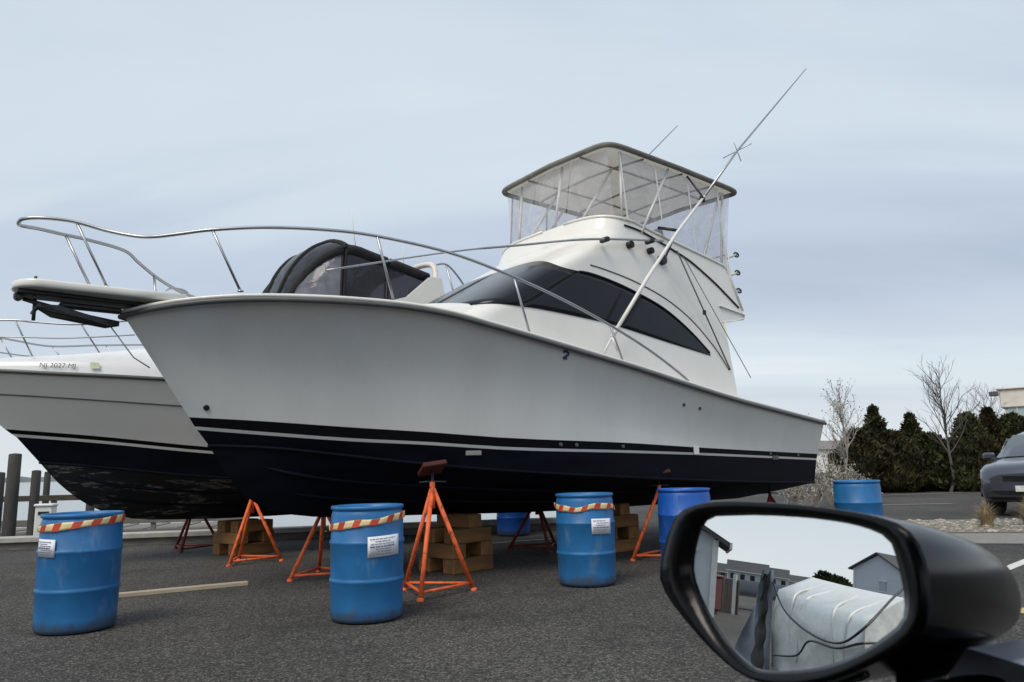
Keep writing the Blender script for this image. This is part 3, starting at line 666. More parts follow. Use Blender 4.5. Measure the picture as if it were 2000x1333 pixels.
for s_ in (1, -1):
    winpart(0, 1.0, 26, 'windshield', s_)
    winpart(1.0, 1.455, 16, 'side_window', s_)
    winpart(1.465, 2.0, 20, 'side_window', s_)
    b_ = MB()
    tp = [wincol(1+k/30, .014)[8] for k in range(31)]
    b_.tube([(p[0], p[1]*s_, p[2]) for p in tp], .010, 6)
    b_.tube([(p[0], p[1]*s_, p[2]) for p in wincol(1.46, .010)], .012, 6); b_.build('window_trim', BLACKP, boat)
# trunk cabin ahead of the windshield
b_ = MB(); rows = []
for k in range(20):
    t = k/19; a = lerp(3.55, .55, t); hb = lerp(.45, 1.37, math.sin(min(1, t*1.15)*PI/2)**.8); zt_ = lerp(2.80, 3.06, min(1, t*1.5)); zb = zs(a)-.01
    zt_ = min(zt_, 2.99) if t < .45 else zt_; hb = min(hb, wS(a)-.28)
    r_ = []
    for i in range(21):
        x = i/10-1; e = (1-abs(x)**12)**.5 if abs(x) < 1 else 0; zc_ = zt_-.16*x*x-.0
        r_.append((a, hb*x*(1.0), lerp(zb, zc_, e)))
    rows.append(r_)
b_.grid(rows); b_.build('trunk_cabin', GEL, boat)

# hardtop: fabric top on pipe frame
def ht_out(ins, z, crown):
    pts = []
    A0, A1, Bh = -.80+(-ins), -3.92+ins, 1.17-ins
    ca, ha = (A0+A1)/2, (A0-A1)/2
    for k in range(48):
        t = 2*PI*k/48; c, s2 = math.cos(t), math.sin(t)
        x = ca+ha*math.copysign(abs(c)**.13, c); y = Bh*math.copysign(abs(s2)**.13, s2)
        pts.append((x, y, z+.02-crown*(.75*(y/1.17)**2+.3*((x-ca)/ha)**2)))
    return pts
def ht_sheet(z, flip, nm, m):
    b_ = MB(); lays = [ht_out(i_, z, .07) for i_ in (.02, .15, .35, .6, .85, 1.1)]
    ctr = [((-2.36), 0, z)]*48
    b_.grid(lays+[ctr], True, closed=True, flip=flip); return recalc(b_.build(nm, m, boat))
ht_sheet(5.535, False, 'hardtop_cover', TOPC)
b_ = MB(); b_.tube(ht_out(.0, 5.50, .07), .040, 8, closed=True); b_.build('hardtop_rim', TAUPE, boat)
for yy in (-.55, .55):
    b_ = MB(); b_.tube([(-.88, yy, 5.49-.06*yy*yy), (-2.36, yy, 5.515-.05*yy*yy), (-3.84, yy, 5.49-.06*yy*yy)], .016, 6); b_.build('roof_bow', mat('roof_bow_beige', (.40, .375, .33), .6, var=.05), boat)
for xx in (-1.6, -2.5, -3.3):
    b_ = MB(); b_.tube([(xx, y, 5.505-.055*y*y) for y in (-1.1, -.6, 0, .6, 1.1)], .016, 6); b_.build('roof_bow', mat('roof_bow_beige', (.40, .375, .33), .6, var=.05), boat)
sup = [((-1.10, 1.08, 4.40), (-1.16, 1.05, 5.44)), ((-1.10, -1.08, 4.42), (-1.16, -1.05, 5.44)), ((-1.34, 1.20, 4.27), (-2.16, 1.10, 5.43)), ((-1.34, -1.20, 4.27), (-2.16, -1.10, 5.43)), ((-.80, .55, 4.44), (-1.55, .55, 5.47)), ((-.80, -.55, 4.44), (-1.55, -.55, 5.47)), ((-.74, .12, 4.45), (-.95, .12, 5.48)), ((-.82, -.75, 4.42), (-.95, -.78, 5.45)), ((-3.22, 1.19, 4.08), (-3.6, 1.05, 5.40)), ((-3.22, -1.19, 4.08), (-3.6, -1.05, 5.40)), ((-2.75, 1.2, 4.15), (-3.5, 1.07, 5.38)), ((-2.75, -1.2, 4.15), (-3.5, -1.07, 5.38))]
for p, q in sup:
    b_ = MB(); b_.tube([p, q], .021, 8); b_.build('hardtop_support', ALU, boat)
# clear enclosure curtains
def sheet(nm, p00, p01, p10, p11, nu, nv, wob, m, parent, seed=0):
    rr = random.Random(seed); b_ = MB(); rows = []; P = [Vector(x) for x in (p00, p01, p10, p11)]; nn = (P[1]-P[0]).cross(P[2]-P[0]).normalized(); ph = rr.random()*6
    for i in range(nu+1):
        u = i/nu; r_ = []
        for j in range(nv+1):
            v = j/nv; p = P[0].lerp(P[1], u).lerp(P[2].lerp(P[3], u), v)
            e = math.sin(PI*u)**.5*math.sin(PI*v)**.5 if 0 < u < 1 and 0 < v < 1 else 0
            r_.append(tuple(p+nn*wob*e*(math.sin(u*9+ph)+.6*math.sin(v*7+u*4+ph*2))))
        rows.append(r_)
    b_.grid(rows); return b_.build(nm, m, parent)
for k, (y0, y1) in enumerate(((-1.06, -.38), (-.36, .36), (.38, 1.06))):
    sheet('clear_curtain', (-.70-.22*abs(y0)**3, y0, 4.46-.04*y0*y0), (-.70-.22*abs(y1)**3, y1, 4.46-.04*y1*y1), (-.88, y0, 5.47-.06*y0*y0), (-.88, y1, 5.47-.06*y1*y1), 10, 10, .012, VINYL, boat, k)
for s_ in (1, -1):
    for k, (a0, a1) in enumerate(((-1.05, -1.8), (-1.82, -2.55), (-2.57, -3.35))):
        z0, z1 = ztop(a0), ztop(max(a1, -3.3))
        sheet('clear_curtain', (a0, 1.205*s_, z0), (a1, 1.21*s_, z1), (a0, 1.12*s_, 5.40), (a1, 1.12*s_, 5.40), 10, 12, .014, VINYL, boat, k+5)
sheet('clear_curtain', (-3.36, -1.18, 4.05), (-3.36, 1.18, 4.05), (-3.72, -1.1, 5.40), (-3.72, 1.1, 5.40), 12, 12, .02, VINYL, boat, 9)
for s_ in (1, -1):
    for a, z in ((-1.05, 4.41), (-1.81, 4.31), (-2.56, 4.21), (-3.33, 4.09)):
        b_ = MB(); b_.grid([[(a-.018, 1.222*s_, z), (a-.018, 1.135*s_, 5.40)], [(a+.018, 1.222*s_, z), (a+.018, 1.135*s_, 5.40)]], False); b_.build('curtain_zip', ALU, boat)
# outriggers
for s_ in (1, -1):
    e = lambda a, z, o=0: (a, (1.50+.0*a+o)*s_, z)
    b_ = MB(); b_.tube([e(-.24, 2.66, .06), e(-1.02, 3.52, .02), e(-1.78, 4.30, -.02), e(-2.50, 4.98, -.04)], [.026, .026, .024, .020], 10); og = b_.build('outrigger', ALU, boat)
    b_ = MB(); b_.tube([e(-2.50, 4.98, -.04), e(-3.49, 5.95, -.06), e(-6.0, 8.23, -.05)], [.020, .018, .009], 8); b_.build('outrigger_tip', STEEL, og)
    c = Vector(e(-3.50, 5.96, -.06))
    b_ = MB()
    for d in ((.02, .27, .02), (.09, 0, .15)): b_.tube([c-Vector(d), c+Vector(d)], .007, 6)
    b_.build('spreader', STEEL, og)
    b_ = MB(); b_.tube([e(-1.80, 4.32, -.02), (-1.72, 1.20*s_, 4.42)], .022, 8); b_.tube([e(-1.62, 4.1, -.02), (-1.85, 1.2*s_, 4.02)], .016, 8); b_.build('outrigger_bracket', BLACKP, og)
    b_ = MB(); b_.tube([e(-2.48, 4.95, -.04), (-2.55, 1.15*s_, 5.40)], .014, 6); b_.box(e(-2.46, 4.93, -.05), (.09, .06, .09), bev=.015); b_.build('outrigger_clamp', BLACKP, og)
    b_ = MB(); b_.tube([e(-.24, 2.66, .06), e(-.30, 2.50, .10)], .02, 8); b_.tube([e(-.24, 2.66, .06), e(-.10, 2.46, .05)], .014, 8); b_.build('outrigger_base', ALU, og)
# halyards and folded antenna
for p, q, r_ in (((-1.82, 1.42, 4.05), (-2.87, 1.44, 2.46), .011), ((-1.95, 1.42, 4.0), (-3.42, 1.42, 2.38), .006)):
    b_ = MB(); b_.tube([p, q], r_, 6); b_.build('halyard', RUB, boat)
b_ = MB(); b_.box((-2.35, 1.43, 3.24), (.05, .04, .07), bev=.01); b_.build('halyard_cleat', BLACKP, boat)
b_ = MB(); b_.tube(smoothpath([(-1.60, 1.36, 4.165), (-.2, 1.36, 3.93), (1.087, 1.40, 3.607), (2.0, 1.42, 3.37), (3.40, 1.40, 2.955)]), [.016]*8+[.013]*8+[.009]*8+[.006]*1, 8); ant = b_.build('folded_antenna', STEEL, boat)
for a, z in ((-.45, 3.985), (-1.35, 4.13)):
    b_ = MB(); b_.box((a, 1.33, z-.01), (.06, .14, .06), bev=.01); b_.build('antenna_clip', BLACKP, ant)
for a, z, r_ in ((-1.02, 4.03, .05), (-1.44, 4.02, .045), (-1.68, 3.93, .07)):
    b_ = MB(); b_.tube([(a, 1.235, z), (a, 1.30, z)], r_, 14); b_.tube([(a, 1.299, z), (a, 1.306, z)], r_*.75, 14); b_.build('deck_light', BLACKP if r_ < .06 else GALV, boat)
# aft rail of the flybridge with rod holders
b_ = MB()
for z, a in ((3.78, -3.42), (4.06, -3.38), (4.34, -3.45)): b_.tube([(a, -1.15, z), (a, 1.15, z)], .014, 6)
b_.build('aft_rail', ALU, boat)
for k, (y, z) in enumerate(((1.15, 3.76), (1.15, 4.05), (1.15, 4.34))):
    b_ = MB(); b_.tube([(-3.42, y, z-.06), (-3.68, y+.02, z+.03)], .022, 10); b_.build('rod_holder', ALU, boat)
    b_ = MB(); b_.tube([(-3.68+.03*math.cos(t), y+.02+.035*math.sin(t), z+.03+.03*math.cos(t)) for t in [2*PI*i/12 for i in range(12)]], .012, 6, closed=True); b_.build('rod_holder_ring', BLACKP, boat)
for s_ in (1, -1):
    b_ = MB(); b_.tube([(-3.46, 1.2*s_, 3.5), (-3.46, 1.16*s_, 4.42)], .016, 8); b_.build('aft_stanchion', ALU, boat)
# small hull fittings
def fitting(a, z, r_, m, nm, prot=.012):
    P, nn, du, dv = side_find(a, z); b_ = MB(); b_.tube([P-nn*.005, P+nn*prot], r_, 14); b_.tube([P+nn*prot, P+nn*(prot+.004)], r_*.55, 12); return b_.build(nm, m, boat)
b_ = MB(); P, nn, du, dv = side_find(3.97, 1.79); b_.tube([P-nn*.005, P+nn*.012], .028, 14); b_.tube([P+nn*.006+du*.012*math.cos(t)+dv*.02*math.sin(t)+nn*.012 for t in [2*PI*i/10 for i in range(10)]], .006, 6, closed=True); b_.build('bow_eye', BLACKP, boat)
for a, z in ((-1.50, 1.90), (-1.83, 1.865)): fitting(a, z, .022, RUB, 'exhaust_vent')
for a in (.62, .40, -.35, -3.6, -4.4): 
    b_ = MB(); y = (wT(a)+wW(a))/2; z = (zt(a)+zw(a))/2+.015; b_.tube([(a, y-.01, z), (a, y+.02, z)], .02, 10); b_.build('through_hull', RUB, boat)
b_ = MB(); a = -1.78; b_.box((a, wT(a)+.004, (zt(a)+zw(a))/2+.01), (.10, .02, .11), bev=.004); b_.build('stripe_break', GEL, boat)
b_ = MB(); a = 1.62; b_.box((a, wW(a)-.015, zw(a)-.052), (.17, .03, .05), rz=R(-20), bev=.006); b_.build('grounding_plate', mat('bronze_grey', (.28, .28, .25), .6, var=.2), boat)
b_ = MB(); a = -3.75; b_.box((a, wW(a)+.006, zw(a)+.01), (.16, .02, .06), bev=.004); b_.build('scupper_flap', RUB, boat)
# blue logo under the rail
P, nn, du, dv = side_find(.66, 2.36); lg = MB()
def lp(x, y): return P+nn*.006-du*(-1)*x*1.0+dv*y
pts2 = [(x*.68, y*.68) for x, y in [(-.06, .045), (-.02, .075), (.035, .07), (.05, .04), (.03, .012), (-.02, -.02), (-.045, -.045), (.02, -.045)]]
Pn = [lp(x, y) for x, y in smoothpath([(x, y, 0) for x, y in pts2], 4) for _ in (0,)] if False else [lp(p[0], p[1]) for p in smoothpath([(x, y, 0) for x, y in pts2], 4)]
lg.tube(Pn, .012, 6); lg.build('hull_logo', LOGO, boat)

# ---------------- second boat: express cruiser behind
bt2 = thing('express_cruiser', 'cream express cruiser with black canvas enclosure behind the bow of the sportfishing boat', 'boat', (*O2, 0), HEAD)
z2s = itp([(5.95, 2.52), (5.3, 2.485), (4.77, 2.455), (4.24, 2.435), (3.57, 2.41), (1, 2.33), (-3.6, 2.15)])
def w2(a, L_, W_, p1=2.4, p2=.8): return W_*max(0, 1-(a/L_)**p1)**p2 if a > 0 else W_-.08*(a/4)**2
z2t = itp([(5.16, 1.79), (4.15, 1.68), (2.96, 1.53), (0, 1.30), (-3.6, 1.15)])
def d_s(u): a = lerp(5.95, -3.6, u); return (a, w2(a, 5.95, 1.62), z2s(a))
def d_t(u): a = lerp(5.13, -3.55, u); return (a, w2(a, 5.13, 1.45, 2.0, 1.0), z2t(a))
def d_b(u): a = lerp(5.06, -3.55, u); return (a, w2(a, 5.06, 1.44, 2.0, 1.0), z2t(a)-.05)
def d_w(u): a = lerp(5.00, -3.55, u); return (a, w2(a, 5.00, 1.43, 2.0, 1.0), z2t(a)-.085)
z2c = itp([(4.72, 1.36), (4.1, 1.29), (3.0, 1.14), (0, .92), (-3.6, .80)])
def d_c(u): a = lerp(4.72, -3.5, u); return (a, w2(a, 4.72, 1.38, 1.9, 1.0), z2c(a))
K2 = [(0, 4.72, 1.36), (.012, 4.62, 1.24), (.03, 4.48, 1.08), (.06, 4.2, .84), (.09, 3.95, .70), (.13, 3.6, .585), (.2, 2.95, .53), (.5, .4, .50), (1, -3.5, .50)]
k2x = itp([(k[0], k[1]) for k in K2]); k2z = itp([(k[0], k[2]) for k in K2])
cur2 = dict(sheer=d_s, top=d_t, black=d_b, white=d_w, chine=d_c, keel=lambda u: (k2x(u), 0, k2z(u)))
hull(bt2, cur2, (GEL2, NAVY), -3.6, lambda u: .05, None, [(.66, .05, .7), (.36, .08, .7)], FOUL)
for s_ in (1, -1):
    b_ = MB(); b_.tube([(p[0], (p[1]+.01)*s_, p[2]-.02) for p in [d_s(u) for u in US]], .026, 8); b_.build('rub_rail', RUB, bt2)
    cr2 = []
    for u in US:
        A, B = Vector(d_t(u)), Vector(d_s(u)); v = .60; P = A.lerp(B, v); P.y = flare(A.y, B.y, v, .05)+.004; cr2.append((P.x, P.y*s_, P.z))
    b_ = MB(); b_.tube(cr2, .010, 6); b_.build('hull_crease', RUB, bt2)
# deck moulding rising from the rub rail
b_ = MB(); rows = []
dkz = itp([(5.95, 2.56), (5.3, 2.64), (4.77, 2.69), (4.24, 2.75), (3.5, 2.86), (2.6, 2.98), (1.6, 3.05), (-3.5, 2.85)])
for k in range(40):
    a = lerp(5.93, -3.5, k/39); hb = w2(a, 5.95, 1.62); zz = z2s(a); zt_ = dkz(a)
    prof = [(1, 0), (.985, .25), (.95, .55), (.86, .85), (.72, 1.0), (.45, 1.12), (0, 1.18)]
    half = [(a, hb*x, lerp(zz, zt_, e)) for x, e in prof]; rows.append(half+[(p[0], -p[1], p[2]) for p in reversed(half[:-1])])
b_.grid(rows); recalc(b_.build('deck', mat('gelcoat_bright', (.84, .84, .82), .25, var=.02, coat=.3), bt2))
# windshield, hull superstructure and canvas enclosure
b_ = MB(); rows = []
for k in range(15):
    t = k/14*2-1; f = abs(t)**2.5
    rows.append([(2.55-.9*f, 1.20*t, 3.0), (1.85-.75*f, 1.10*t, 3.72-.05*abs(t))])
b_.grid(rows); b_.build('windshield', VINYLD, bt2)
b_ = MB(); b_.tube([(r_[1][0], r_[1][1], r_[1][2]) for r_ in rows], .022, 6); b_.tube([(r_[0][0], r_[0][1], r_[0][2]) for r_ in rows], .022, 6)
for k in (0, 3, 7, 11, 14): b_.tube([rows[k][0], rows[k][1]], .018, 6)
b_.build('windshield_frame', BLACKP, bt2)
cprof = itp([(1.72, 3.92), (1.55, 4.36), (1.28, 4.74), (1.0, 4.92), (.78, 4.95), (.5, 4.90), (0, 4.82), (-.64, 4.70)])
def cpt(a, t): 
    z = cprof(a); hb = lerp(.55, 1.08, min(1, (1.76-a)/.8)); return (a, hb*t, z-.22*abs(t)**3-.04*t*t)
b_ = MB(); b_.grid([[cpt(lerp(.90, -.66, i/12), j/8-1) for j in range(17)] for i in range(13)]); b_.build('canvas_roof', CANVAS, bt2, solid=.012)
b_ = MB(); b_.grid([[cpt(lerp(1.72, .94, i/10), j/8-1) for j in range(17)] for i in range(11)]); b_.build('canvas_front', VINYLD, bt2)
def strip_tube(pts, r_, nm, m): b__ = MB(); b__.tube(pts, r_, 6); return b__.build(nm, m, bt2)
for t in (-1, -.45, .45, 1): strip_tube([cpt(lerp(1.74, .90, i/12), t) for i in range(13)], .035, 'canvas_seam', CANVAS)
strip_tube([cpt(1.72, j/8-1) for j in range(17)], .03, 'canvas_seam', CANVAS); strip_tube([cpt(.92, j/8-1) for j in range(17)], .05, 'canvas_seam', CANVAS)
for s_ in (1, -1):
    segs = [(1.68, .98), (.93, .20), (.15, -.62)]
    for k, (a0, a1) in enumerate(segs):
        rows = []
        for i in range(7):
            a = lerp(a0, a1, i/6); p = Vector(cpt(a, s_)); q = Vector((a+.12, 1.22*s_ if a < 1.4 else lerp(1.22, .9, (a-1.4)/.6)*s_, lerp(3.70, 3.35, min(1, max(0, (1.6-a)/1.2))) if a < 1.6 else lerp(3.70, 3.74, (a-1.6)/.4)))
            rows.append([tuple(p.lerp(q, j/5)) for j in range(6)])
        b_ = MB(); b_.grid(rows); b_.build('side_curtain', VINYLC if k == 0 and s_ > 0 else VINYLD, bt2)
        strip_tube(rows[0], .022, 'canvas_seam', CANVAS); strip_tube([(r_[0][0], r_[0][1], r_[0][2]-.04) for r_ in rows], .085, 'canvas_seam', CANVAS); strip_tube(rows[-1], .02, 'canvas_seam', CANVAS)
# white radar arch and cabin side aft of the windshield
for s_ in (1, -1):
    b_ = MB(); b_.prism([(1.7, 1.24*s_, 2.95), (1.55, 1.24*s_, 3.55), (.55, 1.26*s_, 3.75), (-.05, 1.26*s_, 3.95), (-.5, 1.26*s_, 4.35), (-.72, 1.26*s_, 4.35), (-.95, 1.26*s_, 3.3), (-1.6, 1.26*s_, 2.95)], (0, .10*s_, 0)); recalc(b_.build('arch_side', GEL2, bt2))
b_ = MB(); b_.tube(smoothpath([(-.65, -1.28, 4.33), (-.70, -1.05, 4.66), (-.75, 0, 4.74), (-.70, 1.05, 4.66), (-.65, 1.28, 4.33)]), .05, 10); b_.build('radar_arch', mat('arch_tan', (.76, .70, .62), .5, var=.1), bt2)
b_ = MB(); b_.tube(smoothpath([(-.9, .95, 4.72), (-1.15, .95, 4.74), (-1.5, .95, 4.42), (-1.72, .95, 4.0), (-1.8, .95, 3.2)]), .018, 8); b_.tube([(-1.1, .95, 4.74), (-1.32, .95, 4.1), (-1.35, .95, 3.2)], .016, 8); b_.tube([(-1.25, .95, 4.33), (-1.55, .95, 4.3)], .014, 8); b_.build('aft_hoop', STEEL, bt2)
b_ = MB(); b_.tube([(.12, 0, 4.72), (.22, 0, 5.3), (.32, 0, 6.06)], [.012, .009, .004], 6); b_.build('antenna', ALU, bt2)
b_ = MB(); b_.tube([(-.62, .3, 4.7), (-.62, .3, 5.25)], .006, 6); b_.build('antenna', ALU, bt2)
# bow rail of the cruiser
for s_ in (1, -1):
    rl = smoothpath([(5.9, .1*s_, 3.06), (5.6, .45*s_, 3.07), (5.2, .72*s_, 3.075), (5.0, .80*s_, 3.06), (4.54, 1.0*s_, 3.05), (3.8, 1.2*s_, 3.16), (2.8, 1.35*s_, 3.25), (1.9, 1.38*s_, 3.1)])
    b_ = MB(); b_.tube(rl, .013, 8); b_.build('bow_rail', STEEL, bt2)
    b_ = MB(); b_.tube(smoothpath([(5.9, .1*s_, 2.86), (5.3, .66*s_, 2.87), (4.7, .92*s_, 2.87), (3.95, 1.15*s_, 2.95)]), .009, 6); b_.build('mid_rail', STEEL, bt2)
    for p, q in (((5.75, .3*s_, 3.065), (5.6, .30*s_, 2.62)), ((5.2, .72*s_, 3.07), (4.98, .62*s_, 2.66)), ((4.54, 1.0*s_, 3.05), (4.3, .93*s_, 2.72)), ((3.8, 1.2*s_, 3.16), (3.6, 1.12*s_, 2.8))):
        b_ = MB(); b_.tube([p, q], .010, 6); b_.build('stanchion', STEEL, bt2)
# registration number and sticker on the deck moulding
def deck2(a, f):
    hb = w2(a, 5.95, 1.62); zz = z2s(a); zt_ = dkz(a); P0 = Vector((a, hb*.99, lerp(zz, zt_, .18))); P1 = Vector((a, hb*.955, lerp(zz, zt_, .52))); return P0.lerp(P1, f)
A, B, C3 = deck2(4.92, 0.0), deck2(4.52, 0.0), deck2(4.92, 1)
M_ = frame(tuple(A+Vector((.0, .035, .012))), B-A, C3-A)
text_mesh('registration_number', 'NJ 2027 MJ', .088, TEXTB, bt2, M_)
A = deck2(4.40, 0); b_ = MB(); B = deck2(4.30, 0); C3 = deck2(4.40, 1); e1 = (B-A); e2 = (C3-A).normalized()*.085; o_ = Vector((0, .03, .012))
b_.poly([tuple(A+o_), tuple(B+o_), tuple(B+e2+o_), tuple(A+e2+o_)]); b_.build('registration_sticker', STICK, bt2)
# ---------------- stands under both boats
def at1(a, bb): return bw(O1, a, bb)
def at2(a, bb): return bw(O2, a, bb)
jack((-.80, 7.28), 1.165, (R(24), HEAD), 'bright orange jack stand with red pad in front of the keel blocks', ORANGE, R(-100), .40)
jack((-2.18, 8.62), .93, (R(-22), HEAD), 'orange jack stand partly behind the drum with the wide white sign', ORANGE, R(-130), .42)
jack((1.80, 9.5), 1.02, (R(20), HEAD), 'orange jack stand behind the royal blue drum', ORANGE, R(-160), .42)
jack((.30, 10.9), .86, (R(-20), HEAD), 'dark red jack stand seen left of the drum with the sagging tape', REDJ, R(-70), .42)
jack(at1(-4.3, 1.05), .80, (R(16), HEAD), 'dark jack stand under the stern of the sportfishing boat', REDJ, R(-30), .36)
jack((-3.52, 10.12), 1.02, (R(24), HEAD), 'orange jack stand below the rear boat beside a timber stack', ORANGE, R(-110), .40)
jack((-5.08, 12.0), .92, (R(-22), HEAD), 'red jack stand farthest left under the rear boat', REDJ, R(-90), .42)

def crib(O, a, bb, layers, lab, rz=0, k0=0):
    x0, y0 = bw(O, a, bb); i = 0; z = 0
    for li, (cnt, ln, sp, turn, h_, sx) in enumerate(layers):
        for k in range(cnt):
            ang = HEAD+rz+(PI/2 if turn else 0); off = (k-(cnt-1)/2)*sp+sx
            b_ = MB(); b_.box((0, 0, h_/2), (ln, min(.19, sp*.9 if cnt > 1 else .19), h_), bev=.008)
            o = b_.build('timber_block', WOOD, None, (x0-math.sin(ang)*off, y0+math.cos(ang)*off, z+.001*(li+1)), ang+random.uniform(-.06, .06))
            pos = ('' if cnt == 1 else ('nearer ' if k == 0 else 'farther '))
            ordn = ['lowest', 'second', 'third', 'top', 'uppermost'][li] if li < len(layers)-1 else 'topmost'
            tag(o, f'{pos}{ordn} timber of the {lab}', 'timber block', 'timber keel blocks')
        z += h_
st4 = [(2, .62, .42, 0, .16, 0), (2, .62, .42, 1, .16, 0), (2, .58, .36, 0, .16, .03), (1, .60, .3, 1, .15, .05)]
crib(O1, 1.12, .22, st4, 'stack behind the bright orange jack stand', .12)
crib(O1, -1.45, .25, st4, 'stack behind the drum with the sagging tape', -.1)
crib(O2, 2.1, .25, st4[:3], 'stack behind the orange jack stand of the rear boat', .2)
b_ = MB(); b_.box((0, 0, .02), (1.40, .09, .04), bev=.004)
tag(b_.build('plank', PLANK, None, (-3.44, 7.745, .001), math.atan2(8.06-7.50, -2.88+3.82)), 'pale wooden plank lying on the asphalt behind the leftmost drum', 'plank')


# ================================================================== RIGHT BACKGROUND
def ray(x, y): return F_+R_*((x-1000)/1450)-U_*((y-666.5)/1450)
def gnd(x, y): d = ray(x, y); t = -HC/d.z; return (d.x*t, d.y*t)
def at(x, Y): d = ray(x, 900); return (d.x/d.y*Y, Y)
line('parking_line', gnd(1935, 1124), gnd(2080, 1066), .11, WHITEP)
line('parking_line', gnd(1985, 1197), gnd(2090, 1175), .12, YELP)
line('parking_line', gnd(930, 1064), gnd(1085, 1052), .10, WHITEO)
line('parking_line', gnd(1690, 987), gnd(1860, 984), .12, WHITEO)
line('parking_line', gnd(1720, 968), gnd(1880, 962), .12, WHITEO)
# stone bed with a worn concrete strip in front
bed = [gnd(1700, 1018), gnd(2160, 1012), gnd(2200, 1040), gnd(1760, 1042)]
b_ = MB(); b_.poly([(x, y, .006) for x, y in bed]); struct(b_.build('gravel_bed', mat('bed_sand', (.15, .135, .105), .95, var=.35, scale=9, speck=(45, (.28, .26, .21)), bump=.5, bscale=40)))
st = [gnd(1740, 1043), gnd(2210, 1041), gnd(2260, 1064), gnd(1790, 1062)]
b_ = MB(); b_.poly([(x, y, .005) for x, y in st]); struct(b_.build('pavement', mat('pavement_worn', (.20, .19, .17), .95, var=.2, scale=4, speck=(55, (.30, .29, .26)))))
rs = random.Random(3); b_ = MB()
ico = [(0, 0, 1), (.9, 0, .35), (.28, .85, .35), (-.73, .53, .35), (-.73, -.53, .35), (.28, -.85, .35), (.73, .53, -.4), (-.28, .85, -.4), (-.9, 0, -.4), (-.28, -.85, -.4), (.73, -.53, -.4)]
icf = [(0, 1, 2), (0, 2, 3), (0, 3, 4), (0, 4, 5), (0, 5, 1), (1, 6, 2), (2, 6, 7), (2, 7, 3), (3, 7, 8), (3, 8, 4), (4, 8, 9), (4, 9, 5), (5, 9, 10), (5, 10, 1), (1, 10, 6)]
for k in range(300):
    u, v = rs.random(), rs.random()**.8; p = Vector(bed[0]).lerp(Vector(bed[1]), u).lerp(Vector(bed[3]).lerp(Vector(bed[2]), u), v); s_ = rs.uniform(.02, .06); a = rs.random()*6
    b_.add([(p.x+s_*(x*math.cos(a)-y*math.sin(a))*1.2, p.y+s_*(x*math.sin(a)+y*math.cos(a)), .006+s_*.55*(z+.2)) for x, y, z in ico], icf)
o = b_.build('bed_stones', mat('bed_stone', (.34, .31, .26), .9, var=.5, scale=5)); tag(o, 'pale loose stones filling the planting bed by the parked car', 'stones', kind='stuff')

def leaf_cloud(mb, n, fn, size, up=.4, rnd=random):
    for _ in range(n):
        p, out = fn(); s_ = size*rnd.uniform(.6, 1.4)
        d = Vector(out)+Vector((rnd.gauss(0, .5), rnd.gauss(0, .5), up+rnd.gauss(0, .4))); d = d.normalized(); q = d.cross(Vector((rnd.gauss(0, 1), rnd.gauss(0, 1), rnd.gauss(0, 1)))).normalized()
        p = Vector(p); mb.add([tuple(p-q*s_*.28), tuple(p+q*s_*.28), tuple(p+d*s_+q*s_*.12), tuple(p+d*s_*1.1-q*s_*.1)], [(0, 1, 2, 3)])
def evergreen(x, y, h_, r_, label, m, seed, spire=True):
    rr = random.Random(seed); t = thing('evergreen_tree', label, 'tree', (x, y, 0), rr.random()*6, 'evergreens along the edge of the parking lot')
    lob = [(rr.uniform(0, 6.28), rr.uniform(.1, .9), rr.uniform(.12, .3)) for _ in range(14)]
    def rad(z, a):
        f = z/h_; base = r_*((1-f)**(.75 if spire else .45))*min(1, .55+f*3.0)
        return base*(1+sum(w_*math.exp(-((f-fz)/.09)**2)*max(0, math.cos(a-la))**2 for la, fz, w_ in lob)-.08)
    def fn():
        z = h_*rr.random()**1.15; a = rr.random()*6.283; k = rr.uniform(.55, 1)**.6; r2 = rad(z, a)*k
        return (r2*math.cos(a), r2*math.sin(a), z), (math.cos(a)*.6, math.sin(a)*.6, .3)
    mb = MB(); leaf_cloud(mb, int(2300*(h_*r_)/2), fn, .15, .5, rr); mb.build('crown', m, t)
    mb = MB(); mb.grid([[(rad(h_*f, a)*.62*math.cos(a), rad(h_*f, a)*.62*math.sin(a), h_*f*.97) for a in [2*PI*i/14 for i in range(14)]] for f in [i/12 for i in range(13)]], True, closed=True); mb.build('inner_foliage', m, t)
    mb = MB(); mb.tube([(0, 0, 0), (0, 0, h_*.8)], [.07, .02], 7); mb.build('trunk', BARK, t)
ev = [(1715, 28, 3.05, .78, 'tallest pointed evergreen left of the bare tree'), (1786, 28.5, 2.75, .85, 'second pointed evergreen just left of the taller bare tree'), (1678, 26.5, 2.15, .95, 'low bushy evergreen at the left end of the row'), (1745, 26.5, 2.05, 1.15, 'low bushy evergreen filling the middle of the row, in front of the pointed ones'),
      (1818, 27, 1.95, 1.05, 'low bushy evergreen under the taller bare tree'), (1898, 29, 2.75, 1.0, 'rounded evergreen right of the taller bare tree'), (1940, 30, 3.0, 1.05, 'pointed evergreen in front of the building corner'), (1985, 30, 2.75, 1.2, 'evergreen behind the parked car windshield'), (1868, 26, 1.7, .9, 'smallest evergreen left of the parked car'), (1925, 26, 1.75, 1.0, 'low evergreen directly behind the parked car bonnet')]
for k, (px2, Y, h_, r_, lb) in enumerate(ev):
    x, y = at(px2, Y); evergreen(x, y, h_, r_, lb, [EVERG, EVERG, EVERB, EVERB, EVERG, EVERG, EVERB, EVERG, EVERG, EVERB][k], 40+k, k in (0, 1, 6))

